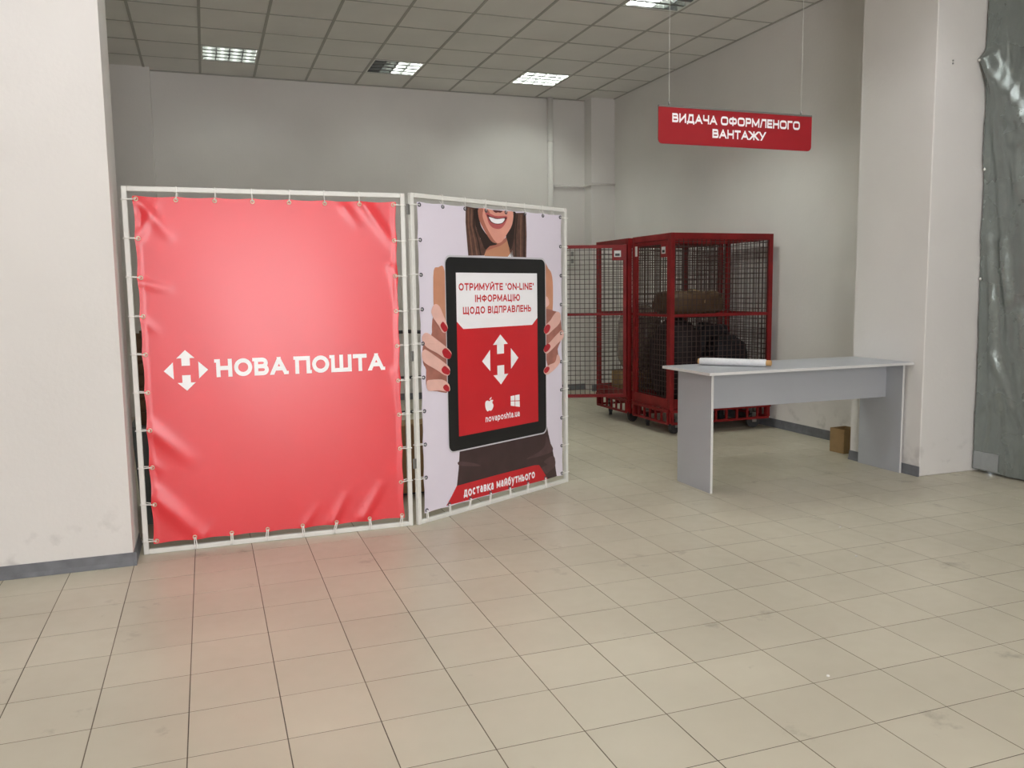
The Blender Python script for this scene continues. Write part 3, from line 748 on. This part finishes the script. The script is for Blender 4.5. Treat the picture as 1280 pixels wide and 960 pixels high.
IX = dict(hair=0, hair_dark=1, skin=2, skin_shade=3, neck=4, lip=5, mouth=6, teeth=7, hand=8, hand_shade=9, nail=10, black=11, silver=12, red=13, skirt=14, skirt_lit=15, arm=16, hair_lit=17)
def ink(mb, key, col, z, smooth=3):
    pts = TR[key] if isinstance(key, str) else key
    put_polys(mb, [smooth_outline(pts, smooth) if smooth > 1 else pts], lambda x, y, e: P2(x, min(max(y, .0635), 1.9355), .0005*z+e), IX[col])
pp = MB()
ink(pp, 'neck', 'neck', 1); ink(pp, 'neck_sh', 'skin_shade', 1.5); ink(pp, 'collar', 'teeth', 2, 1)
ink(pp, 'hair_l', 'hair', 2, 1); ink(pp, 'hair_r', 'hair', 2, 1)
def strand(k0, pts, w, col, z):
    q = [(u-w, v) for u, v in pts]+[(u+w, v) for u, v in reversed(pts)]; put_polys(pp, [q], lambda x, y, e: P2(x, min(y, 1.9355), .0005*z+e), IX[col])
TRh = TR['hair_l']; 
def lerp(a, b, t): return (a[0]+(b[0]-a[0])*t, a[1]+(b[1]-a[1])*t)
for f, c in ((.25, 'hair_lit'), (.55, 'hair_lit'), (.78, 'hair_dark')):
    top = lerp(TRh[0], TRh[1], f); m1 = lerp(TRh[9], TRh[3], f); m2 = lerp(TRh[8], TRh[4], f); bt = lerp(TRh[7], TRh[6], f)
    strand(0, [(top[0], top[1]-.01), m1, m2, bt], .006, c, 3)
TRr = TR['hair_r']
for f, c in ((.3, 'hair_dark'), (.62, 'hair_lit'), (.85, 'hair_dark')):
    top = lerp(TRr[0], TRr[1], f); m1 = lerp(TRr[6], TRr[2], f); bt = lerp(TRr[4], TRr[3], f)
    strand(0, [(top[0], top[1]-.01), m1, bt], .006, c, 3)
ink(pp, 'hair_dl', 'hair_dark', 3.5); ink(pp, 'hair_dr', 'hair_dark', 3.5)
ink(pp, 'face', 'skin', 4); ink(pp, 'face_sh', 'skin_shade', 4.5); ink(pp, 'cheek_l', 'skin_shade', 5); ink(pp, 'nose_sh', 'mouth', 5)
ink(pp, 'lips', 'lip', 5); ink(pp, 'mouth', 'mouth', 5.5); ink(pp, 'teeth', 'teeth', 6)
ink(pp, 'skirt', 'skirt', 1, 1); ink(pp, 'sk1', 'skirt_lit', 1.5); ink(pp, 'sk2', 'skirt_lit', 1.5); ink(pp, 'sk3', 'skirt_lit', 1.5)
ink(pp, 'arm_l', 'arm', 1); ink(pp, 'arm_r', 'arm', 1); ink(pp, 'thumb', 'hand', 2)
ink(pp, 'hl_back', 'hand_shade', 2); ink(pp, 'hr_back', 'hand_shade', 2)
for k in (1, 2, 3, 4): ink(pp, 'hl_f%d' % k, 'hand', 9+k*.2); ink(pp, 'hl_n%d' % k, 'nail', 10.5)
for k in (1, 2, 3): ink(pp, 'hr_f%d' % k, 'hand', 9+k*.2); ink(pp, 'hr_n%d' % k, 'nail', 10.5)
po = pp.build('printed_person', INK, ban2); po['label'] = 'printed photo of a smiling woman, cropped above the mouth'
tb = MB()
ink(tb, round_rect(.258, .4, 1.228, 1.632, .045), 'silver', 6.5, 1); ink(tb, round_rect(.264, .409, 1.221, 1.62, .043), 'black', 7, 1)
ink(tb, [(.352, .497), (1.133, .497), (1.133, 1.525), (.352, 1.525)], 'red', 7.5, 1)
ink(tb, [(.352, 1.222), (.408, 1.174), (1.075, 1.174), (1.133, 1.22), (1.133, 1.525), (.352, 1.525)], 'teeth', 8, 1)
to = tb.build('printed_tablet', INK, ban2); to['label'] = 'printed black tablet with white and red screen'
PZ = lambda z: (lambda x, y, e: P2(x, y, .0005*z+e))
def line(txt, u0, u1, v, h, w, ink_i, z=8.6, gap=.16, aspect=1.0):
    print_line('lettering', INK, ban2, IX[ink_i], txt, lambda x, y, e: P2(u0+x, v+y, .0005*z+e), h, u1-u0, w, 2.0, aspect, gap)
line('ОТРИМУЙТЕ “ON-LINE”', .374, 1.096, 1.414, .046, .21, 'red')
line('ІНФОРМАЦІЮ', .518, .952, 1.34, .046, .21, 'red')
line('ЩОДО ВІДПРАВЛЕНЬ', .408, 1.066, 1.266, .046, .21, 'red')
line('novaposhta.ua', .597, .936, .557, .043, .19, 'teeth', gap=.13)
em = MB(); put_polys(em, emblem_polys(.751, .958, .178, .166), PZ(8.6)); em.build('emblem', M_print_white, ban2)
ic = MB()
wa = TR['win']
def bil(s, t): return lerp(lerp(wa[3], wa[2], s), lerp(wa[0], wa[1], s), t)
for s0, s1_ in ((0, .44), (.5, 1)):
    for t0, t1 in ((0, .46), (.52, 1)): put_polys(ic, [[bil(s0, t0), bil(s1_, t0), bil(s1_, t1), bil(s0, t1)]], PZ(8.6))
ic.build('icon', M_print_white, ban2)
ic = MB(); put_polys(ic, [smooth_outline(TR['apple'], 3), smooth_outline(TR['leaf'], 3)], PZ(8.6)); ic.build('icon', M_print_white, ban2)
rb = MB(); ink(rb, 'ribbon', 'red', 2.5, 1); ro = rb.build('printed_ribbon', INK, ban2); ro['label'] = 'red printed ribbon with a slogan'
line('доставка майбутнього', .385, 1.092, .096, .062, .21, 'teeth', 3.4, .13)
# hinge plates joining the two frames (fixed to the second one)
for z in (.35, 1.0, 1.86): MB().cbox(-.019, -.006, z, .004, .006, z+.06, .001).build('hinge', M_steel, s2)

# ------------------------------------------------------------------ hanging sign
M_sign = mat('sign_red', (150, 20, 30), .35)
sg = thing('hanging_sign', 'red hanging sign with white capitals and rounded lower corners, on two wires', 'sign', (2.803, 4.9, 2.345))
SW, SH = 1.205, .237
out = [(0, SH), (0, .03)]
out += [(.03-.03*math.cos(math.radians(a)), .03-.03*math.sin(math.radians(a))) for a in range(10, 90, 16)] + [(.03, 0), (SW-.03, 0)]
out += [(SW-.03+.03*math.sin(math.radians(a)), .03-.03*math.cos(math.radians(a))) for a in range(10, 90, 16)] + [(SW, .03), (SW, SH)]
mb = MB(); n = len(out)
mb.add([(x, -.004, z) for x, z in out]+[(x, .004, z) for x, z in out], [tuple(range(n)), tuple(reversed(range(n, 2*n)))]+[((i+1) % n, i, n+i, n+(i+1) % n) for i in range(n)])
mb.build('board', M_sign, sg)
MB().cbox(-.002, -.007, SH-.006, SW+.002, .007, SH+.006, .002).build('top_rail', M_steel, sg)
print_line('lettering', M_print_white, sg, 0, 'ВИДАЧА ОФОРМЛЕНОГО', lambda x, y, e: (.10+x, -.0048-e, .138+y), .058, 1.005, .24, 3.6, 1.35, .17)
print_line('lettering', M_print_white, sg, 0, 'ВАНТАЖУ', lambda x, y, e: (.405+x, -.0048-e, .053+y), .058, .42, .24, 3.6, 1.35, .17)
for x in (.078, 1.115):
    mb = MB(); mb.tube([(x, 0, SH), (x, 0, H-2.345)], .0013, 6); mb.build('wire', M_white_metal, sg)
    MB().tube([(x, 0, SH+.006), (x, 0, SH+.03)], .006, 8).build('clip', M_steel, sg)

# ------------------------------------------------------------------ packing table
tb_ = thing('packing_table', 'long grey laminate table with panel legs and modesty panel by the pillar', 'table', (3.2, 4.855, 0))
T = .845
mb = MB(); mb.cbox(-.06, -.07, T-.02, 1.695, .55, T, .0015)
top = mb.build('tabletop', M_laminate, tb_)
mb = MB(); mb.box(-.0605, -.0712, T-.019, 1.6955, -.0702, T-.001); mb.box(-.0612, -.07, T-.019, -.0602, .55, T-.001); mb.build('edge_band', M_edge, top)
for x in (0, 1.664):
    lg = MB().cbox(x, 0, 0, x+.018, .43, T-.02, .001).build('side_panel', M_laminate, tb_)
    MB().box(x+.0005, -.0012, .001, x+.0175, -.0002, T-.021).build('edge_band', M_edge, lg)
mp = MB().cbox(.018, .16, T-.02-.262, 1.664, .178, T-.02, .001).build('modesty_panel', M_laminate, tb_)

# roll of stretch film on the table
M_film = mat('stretch_film', (222, 224, 226), .16, vary=.06, vscale=60, bump=.25, bscale=90, coat=.5)
M_core = mat('paper_core', (190, 150, 98), .8)
ra = Vector((3.40, 5.335, T)); rbv = Vector((3.752, 4.945, T)); dr = (rbv-ra); Lr = dr.length
fr_ = thing('film_roll', 'roll of clear stretch film with cardboard core lying on grey table', 'film roll', ra, math.atan2(dr.y, dr.x))
mb = MB(); R_ = .027
prof = [(0.0115, .018), (.012, R_-.003), (.016, R_), (Lr*.3, R_+.0008), (Lr*.6, R_-.0006), (Lr-.04, R_), (Lr-.035, R_-.003), (Lr-.0345, .018)]
mb.tube([(x, 0, R_+.0012) for x, r in prof], [r for x, r in prof], 22, caps=True)
mb.build('film', M_film, fr_)
mb = MB()
mb.tube([(0, 0, R_+.0012), (Lr, 0, R_+.0012)], .0205, 18, caps=False); mb.tube([(Lr, 0, R_+.0012), (0, 0, R_+.0012)], .0165, 18, caps=False)
for x, s in ((0, 1), (Lr, -1)):
    vs = []; fs = []
    for k in range(18):
        a = 2*math.pi*k/18
        vs += [(x, .0205*math.cos(a), R_+.0012+.0205*math.sin(a)), (x, .0165*math.cos(a), R_+.0012+.0165*math.sin(a))]
    for k in range(18):
        q = (2*k, 2*k+1, (2*k+3) % 36, (2*k+2) % 36); fs.append(q if s > 0 else tuple(reversed(q)))
    mb.add(vs, fs)
mb.build('core', M_core, fr_)

# small open carton under the table
bx = thing('cardboard_box', 'small open brown carton on floor under the grey table by the wall', 'box', (5.0, 5.60, 0), .05)
w, d, h = .17, .16, .205
mb = MB(); th = .004
mb.box(0, 0, 0, w, d, th); mb.box(0, 0, 0, w, th, h); mb.box(0, d-th, 0, w, d, h); mb.box(0, th, 0, th, d-th, h); mb.box(w-th, th, 0, w, d-th, h)
mb.build('body', M_carton, bx)
MB().add([(0,0,h),(w,0,h),(w-.004,.05,h-.05),(.004,.05,h-.05),(0,.003,h),(w,.003,h),(w-.004,.053,h-.048),(.004,.053,h-.048)], [(0,1,2,3),(7,6,5,4),(0,4,5,1),(1,5,6,2),(2,6,7,3),(3,7,4,0)]).build('flap', M_carton, bx)
MB().box(.07, -.0008, .0, .11, -.0002, h).build('tape', M_tape, bx)

# ------------------------------------------------------------------ silver tarpaulin
M_tarp = mat('silver_tarpaulin', (138, 146, 143), .27, metal=.5, vary=.05, vscale=5, bump=.2, bscale=70, rvary=.05)
CRE = [((4.66,3.0),(4.0,1.9),.06,.05), ((4.66,3.0),(4.30,1.75),.05,.035), ((4.6,2.6),(4.45,1.3),.04,.03), ((4.62,1.75),(4.50,.5),.03,.028), ((4.5,1.7),(4.42,.9),.035,.02),
       ((4.55,.9),(4.3,.25),.03,.02), ((4.66,.45),(4.50,.62),.02,.014), ((4.4,3.7),(3.9,2.9),.06,.05), ((4.35,1.2),(4.25,.1),.045,.03), ((4.3,2.4),(4.1,.8),.05,.04), ((3.9,3.2),(3.6,.6),.08,.05), ((3.3,3.2),(3.1,.4),.08,.05)]
def tarp_p(a, b):
    z = .018+b*3.78; y = 4.688-a*2.3
    lift = .004*math.sin(y*7)
    y += (.0 if a > .02 else -.012*abs(math.sin(z*2.1))*(1-a/.02))
    x = 5.43 - .075*max(0, min(1, (z-.2)/3.0))*max(0, 1-a*3) + .02*min(1, a*3)
    d = 0
    for p, q, w, am in CRE:
        ds, t = seg_dist((y, z), p, q); d += am*math.exp(-(ds/w)**2)*(1-.4*t)
    d += .010*mnoise.noise(Vector((y*5, z*2.2, 1.3)))+.003*mnoise.noise(Vector((y*16, z*7, 4.0)))+.02*mnoise.noise(Vector((y*1.7, z*.8, 7)))
    rg = lambda k, kz, o: 1-min(1, abs(mnoise.noise(Vector((y*k, z*kz, o))))*3.2)
    d += .015*rg(3.4, .9, 2.0)+.007*rg(9, 1.8, 5.5)+.0022*rg(26, 19, 9.1)
    for zz_ in (.88, 1.72, 2.56): d += .006*math.exp(-((z-zz_)/.008)**2)
    return (x-d, y, z+lift)
tp = thing('tarpaulin', 'crinkled silver grey tarpaulin hanging to the floor beside the white pillar', 'tarpaulin', (5.43, 4.6, 0))
mb = MB(); mb.grid(lambda a, b: (lambda p: (p[0]-5.43, p[1]-4.6, p[2]))(tarp_p(a**1.5, b)), 130, 230)
mb.grid(lambda a, b: (lambda p: (p[0]-5.43+.002, p[1]-4.6, p[2]))(tarp_p((1-a)**1.5, b)), 60, 110)
tps = mb.build('sheet', M_tarp, tp)
mb = MB(); mb.grid(lambda a, b: (lambda p: (p[0]-5.43-.004, p[1]-4.6, p[2]))(tarp_p(.004+a*.085, .002+b*.035)), 14, 10)
pt = mb.build('corner_patch', mat('tarp_patch', (158, 163, 164), .32, metal=.3, bump=.3, bscale=30), tp)
for z in (3.0, 2.24, 1.45):
    p = tarp_p(.0005, (z-.018)/3.78)
    MB().tube([(p[0]-5.43-.012, p[1]-4.6-.012, z), (p[0]-5.43-.016, p[1]-4.6-.012, z), ], [.012, .006], 8).build('fixing_nail', M_white_metal, tp)

# ------------------------------------------------------------------ red mesh roll cages
def wire_panel(mb, o, uv, vv, w, h, pitch=.05, r=.0028):
    o, uv, vv = Vector(o), Vector(uv), Vector(vv)
    nrm = uv.cross(vv).normalized()
    def bar(p, q, off):
        d = (q-p).normalized(); s = d.cross(nrm).normalized()*r; t = nrm*r; p = p+nrm*off; q = q+nrm*off
        mb.add([p+s+t, p-s+t, p-s-t, p+s-t, q+s+t, q-s+t, q-s-t, q+s-t], [(0,1,5,4),(1,2,6,5),(2,3,7,6),(3,0,4,7)])
    n = int(w/pitch); 
    for i in range(1, n+1):
        if i*pitch < w: bar(o+uv*i*pitch, o+uv*i*pitch+vv*h, r)
    n = int(h/pitch)
    for i in range(1, n+1):
        if i*pitch < h: bar(o+vv*i*pitch, o+vv*i*pitch+uv*w, -r)
M_label = mat('cage_label', (206, 206, 204), .5)
M_black = mat('label_black', (30, 30, 32), .5)
def make_cage(label, loc, gate_closed):
    W, D, HT, p = 1.15, .76, 1.93, .045
    t = thing('roll_cage', label, 'roll cage', loc, 0, 'red mesh roll cages')
    zb, zt, zm = .25, HT, 1.15
    for x, y in ((0,0),(W-p,0),(0,D-p),(W-p,D-p)): MB().cbox(x, y, .12, x+p, y+p, zt, .003).build('post', M_red_metal, t)
    for y in (0, D-p): MB().cbox(p, y, zt-.06, W-p, y+p, zt, .003).build('top_rail', M_red_metal, t)
    for x in (0, W-p): MB().cbox(x, p, zt-.06, x+p, D-p, zt, .003).build('top_rail', M_red_metal, t)
    for y in (.008, D-p+.008): MB().cbox(p, y, zm-.014, W-p, y+.028, zm+.014, .002).build('middle_rail', M_red_metal, t)
    MB().cbox(W-p+.008, p, zm-.014, W-p+.036, D-p, zm+.014, .002).build('middle_rail', M_red_metal, t)
    MB().cbox(.004, .004, zb, W-.004, D-.004, zb+.02, .002).build('deck', M_red_metal, t)
    for y in (0, D-.02): MB().cbox(p, y, zb+.02, W-p, y+.02, zb+.10, .002).build('kick_plate', M_red_metal, t)
    for x in (0, W-.02): MB().cbox(x, p, zb+.02, x+.02, D-p, zb+.10, .002).build('kick_plate', M_red_metal, t)
    # ladder chassis round the foot
    for side in range(4):
        ch = MB(); q = .022
        if side < 2:
            y = -.012 if side == 0 else D-.01
            ch.box(0, y, zb-.03, W, y+q, zb-.002); ch.box(.02, y, .105, W-.02, y+q, .127)
            for k in range(10): xx = .02+(W-.062)*k/9; ch.box(xx, y+.002, .127, xx+.02, y+q-.002, zb-.03)
        else:
            x = -.012 if side == 2 else W-.01
            ch.box(x, .012, zb-.03, x+q, D-.012, zb-.002); ch.box(x, .03, .105, x+q, D-.03, .127)
            for k in range(7): yy = .03+(D-.08)*k/6; ch.box(x+.002, yy, .127, x+q-.002, yy+.02, zb-.03)
        ch.build('chassis_side', M_red_metal, t)
    faces = [((p,.02,zb+.1),(1,0,0),W-2*p), ((p,D-.02,zb+.1),(1,0,0),W-2*p), ((W-.02,p,zb+.1),(0,1,0),D-2*p)]
    for o, u, w in faces:
        m = MB(); wire_panel(m, o, u, (0,0,1), w, zt-.06-zb-.1); m.build('wire_mesh', M_wire, t)
    # gate on the long left side: framed mesh leaf
    gw, gh = D-2*p-.008, zt-.065-(zb+.03)
    def leaf(name):
        g = bpy.data.objects.new(name, None)
        fm = MB(); s = .034
        fm.cbox(0, -.013, 0, s, .013, gh, .002); fm.cbox(gw-s, -.013, 0, gw, .013, gh, .002); fm.cbox(s, -.013, 0, gw-s, .013, s, .002); fm.cbox(s, -.013, gh-s, gw-s, .013, gh, .002)
        fm.cbox(s, -.01, zm-zb-.03-.012, gw-s, .01, zm-zb-.03+.012, .002)
        fm.cbox(gw-.15, -.016, gh-.16, gw-s+.004, -.008, gh-s+.004, .002) if gate_closed else fm.cbox(s-.004, -.016, gh-.16, .15, -.008, gh-s+.004, .002)
        go = fm.build(name, M_red_metal, t)
        wm = MB(); wire_panel(wm, (s, 0, s), (1,0,0), (0,0,1), gw-2*s, gh-2*s); wm.build('wire_mesh', M_wire, go)
        x0 = gw-.13 if gate_closed else .06
        lb = MB(); lb.box(x0, -.0185, gh-.125, x0+.07, -.0165, gh-.06); lb.box(x0+.012, -.0192, gh-.115, x0+.06, -.0187, gh-.09, 1); lb.build('label_plate', [M_label, M_black], go)
        ht = MB(); xl = .012 if gate_closed else gw-.012
        ht.tube([(xl, -.03, gh*.5-.05), (xl, -.03, gh*.5+.05)], .008, 8); ht.cbox(xl-.012, -.034, gh*.5-.08, xl+.012, -.012, gh*.5-.05, .002); ht.build('latch', M_red_metal, go)
        if gate_closed: MB().cbox(.0, -.0165, gh-.13, .045, -.0135, gh-.03, .001).build('paper_tag', M_label, go)
        return go
    g = leaf('gate')
    if gate_closed:
        g.location = (.020, D-p-.004, zb+.03); g.rotation_euler = (0, 0, -math.pi/2)
    else:
        g.location = (-.005, .03, zb+.03); g.rotation_euler = (0, 0, math.pi-.3476)
        g.scale = (1, -1, 1)
    # swivel casters
    for x, y, sw in ((.12,.12,.4),(W-.12,.12,-.15),(.12,D-.12,1.1),(W-.12,D-.12,.2)):
        r = .07; c = MB()
        c.tube([(0,-.017,r), (0,.017,r)], r, 20, smooth=False); c.tube([(0,-.022,r), (0,.022,r)], r*.45, 14, smooth=False)
        co = c.build('caster_wheel', M_rubber, t, (x, y, 0)); co.rotation_euler = (0, 0, sw)
        f = MB()
        for s in (-1, 1): f.box(-.016, s*.026-.002, r-.012, .03, s*.026+.002, r*2+.012)
        f.box(-.02, -.028, r*2+.012, .05, .028, r*2+.018); f.tube([(.02,0,r*2+.018), (.02,0,zb-.005)], .022, 12)
        f.build('fork', M_steel, co)
    return t
CA = (4.12, 6.95, 0); CB = (4.12, 7.80, 0)
make_cage('nearer red mesh roll cage with its gate shut, beside the table', CA, True)
make_cage('farther red mesh roll cage with its gate swung open', CB, False)

# goods in the cages
def blob(mb, c, rad, pw=2.6, lump=.05, seed=0, nu=30, nv=20, base=None):
    vs = []; fs = []
    for j in range(nv+1):
        ph = -math.pi/2+math.pi*j/nv
        for i in range(nu):
            th = 2*math.pi*i/nu
            def sp(v): return math.copysign(abs(v)**(2/pw), v)
            d = Vector((math.cos(th)*math.cos(ph), math.sin(th)*math.cos(ph), math.sin(ph)))
            p = Vector((sp(math.cos(th))*abs(math.cos(ph))**(2/pw), sp(math.sin(th))*abs(math.cos(ph))**(2/pw), sp(math.sin(ph))))
            k = 1+lump*(mnoise.noise(d*1.7+Vector((seed,0,0)))+.6*mnoise.noise(d*4.3+Vector((0,seed,0)))+.35*abs(mnoise.noise(d*9+Vector((0,0,seed)))))
            q = Vector((c[0]+rad[0]*p.x*k, c[1]+rad[1]*p.y*k, c[2]+rad[2]*p.z*k))
            if base is not None and q.z < base: q.z = base
            vs.append(q)
    for j in range(nv):
        for i in range(nu): fs.append((j*nu+i, j*nu+(i+1) % nu, (j+1)*nu+(i+1) % nu, (j+1)*nu+i))
    mb.add(vs, fs, 0, True)
DECK = .272
M_sackd = mat('dark_sack', (40, 32, 34), .6, spec=.2, vary=.3, vscale=8, bump=.3, bscale=18)
M_sackb = mat('black_film', (30, 28, 33), .5, spec=.25, vary=.3, vscale=9, bump=.4, bscale=22)
M_paper = mat('brown_wrap', (86, 66, 48), .6, spec=.25, vary=.25, vscale=7, bump=.3, bscale=14)
M_clear = mat('clear_wrap', (150, 140, 124), .22, vary=.3, vscale=11, bump=.4, bscale=20, coat=.4)
M_pale = mat('pale_sack', (186, 182, 172), .45, vary=.12, vscale=7, bump=.3, bscale=18)
def sack(name, m, c, rad, label, cat='sack', base=DECK, pw=2.6, lump=.16, seed=0, tie=False):
    mb = MB(); blob(mb, (0, 0, c[2]-base), rad, pw, lump, seed, base=0.0)
    o = mb.build(name, m, None, (c[0], c[1], base)); tag(o, label, cat)
    if tie:
        k = MB(); z = c[2]-base+rad[2]*.94
        k.tube([(0,0,z-.02),(0,0,z+.03),(.01,0,z+.07)], [.03,.018,.04], 10); k.build('tied_neck', m, o)
    return o
sack('dark_sack', M_sackd, (4.41, 7.33, .69), (.21, .27, .41), 'big dark rounded sack just inside the nearer cage gate', seed=1, pw=2.8, lump=.1)
sack('black_bundle', M_sackb, (4.90, 7.18, .60), (.20, .15, .33), 'black film wrapped bundle in the nearer cage by its front', 'bundle', seed=4, pw=3.2, lump=.1)
sack('black_bundle', M_sackb, (4.92, 7.50, .66), (.22, .13, .38), 'taller black bundle at the back of the nearer cage', 'bundle', seed=6, pw=3.4, lump=.1)
# brown paper parcel lying on top of the sacks
mb = MB(); blob(mb, (0, 0, .115), (.33, .22, .12), 4.0, .12, 9, base=0)
pc = tag(mb.build('paper_parcel', M_paper, None, (4.54, 7.32, 1.15)), 'flat brown paper parcel lying on top of the sacks in nearer cage', 'parcel')
MB().tube([(.05+.008*math.sin(a*3), -.225*math.cos(a), .115+.128*math.sin(a)) for a in [math.pi*i/14 for i in range(15)]], .006, 6).build('string', M_tape, pc)
# farther cage
sack('wrapped_sack', M_clear, (4.415, 8.12, .86), (.205, .27, .36), 'plastic wrapped brown sack in the farther cage behind the open gate', seed=11, base=.52, lump=.12)
bx2 = MB(); bx2.cbox(-.2, -.25, 0, .2, .25, .243, .006)
c2 = tag(bx2.build('cardboard_box', M_carton, None, (4.42, 8.13, DECK)), 'brown carton at the bottom of the farther cage', 'box')
MB().box(-.201, -.03, .0, -.2003, .03, .243).build('tape', M_tape, c2)
sack('pale_sack', M_pale, (4.86, 8.14, .62), (.2, .26, .34), 'pale woven sack standing upright in the farther cage', seed=14)

# ------------------------------------------------------------------ goods behind the red banner, seen through the frame gaps
M_wood = mat('old_wood', (98, 74, 48), .8, vary=.3, vscale=12)
M_bin = mat('green_grey_plastic', (92, 104, 100), .4)
cr = thing('slatted_crate', 'brown slatted wooden crate behind left edge of the red banner', 'crate', (-.42, 5.55, .62))
for k in range(7):
    MB().cbox(0, 0, .02+k*.075, .55, .015, .078+k*.075, .002).build('slat', M_wood, cr)
    MB().cbox(0, .485, .02+k*.075, .55, .5, .078+k*.075, .002).build('slat', M_wood, cr)
for x, y in ((0,.015),(.51,.015),(0,.445),(.51,.445)): MB().cbox(x, y, 0, x+.04, y+.04, .56, .002).build('post', M_wood, cr)
MB().cbox(0, .0, 0, .55, .5, .018, .002).build('base', M_wood, cr)
bn = thing('storage_bin', 'green grey plastic bin under the wooden crate behind the banner', 'bin', (-.46, 5.5, 0))
mb = MB(); w0, w1 = .03, 0
mb.add([(w0,w0,0),(.62-w0,w0,0),(.62-w0,.58-w0,0),(w0,.58-w0,0),(0,0,.58),(.62,0,.58),(.62,.58,.58),(0,.58,.58)], [(3,2,1,0),(0,1,5,4),(1,2,6,5),(2,3,7,6),(3,0,4,7)])
mb.build('body', M_bin, bn)
MB().cbox(-.015, -.015, .575, .635, .595, .618, .006).build('lid', M_bin, bn)
for x in (.08, .3, .52): MB().cbox(x, -.004, .06, x+.02, .02, .55, .003).build('rib', M_bin, bn)
cb3 = thing('hand_trolley', 'dark hand trolley parked behind the gap between the two banners', 'trolley', (1.16, 5.75, 0), .1)
M_dark_metal = mat('dark_metal', (58, 58, 60), .45)
for x in (0, .38): MB().tube([(x, .1, .09), (x, .12, 1.02), (x+(.06 if x == 0 else -.06), .12, 1.12), (.19, .12, 1.13)], .014, 10).build('side_tube', M_dark_metal, cb3)
for z in (.3, .55, .8): MB().tube([(0, .11, z), (.38, .11, z)], .011, 8).build('rung', M_dark_metal, cb3)
MB().cbox(-.01, -.16, .012, .39, .1, .02, .002).build('toe_plate', M_dark_metal, cb3)
for x in (-.06, .40): MB().tube([(x, .14, .1), (x+.04, .14, .1)], .1, 20, smooth=False).build('wheel', M_rubber, cb3)
MB().tube([(-.06, .14, .1), (.44, .14, .1)], .01, 8).build('axle', M_steel, cb3)
cb4 = tag(MB().cbox(0, 0, 0, .3, .22, .48, .006).build('cardboard_box', M_carton, None, (1.2, 5.60, .021)), 'tall brown carton standing on the hand trolley behind the banners', 'box')
cb4.rotation_euler = (0, 0, .1)
MB().box(.12, -.0008, 0, .18, -.0002, .48).build('tape', M_tape, cb4)

# crumbs on the tiles
M_crumb = mat('white_crumb', (226, 226, 222), .7)
for i, (x, y, lb) in enumerate(((3.14, 3.40, 'white crumb on the floor tiles in front of the table, left one'), (3.44, 3.86, 'white crumb on the floor tiles nearest the table'), (2.06, 2.35, 'white crumb on the nearest floor tiles right of centre'))):
    m = MB(); blob(m, (0, 0, .003), (.006, .005, .004), 2.2, .3, i, 8, 6); tag(m.build('crumb', M_crumb, None, (x, y, 0)), lb, 'crumb', 'crumbs on the floor')
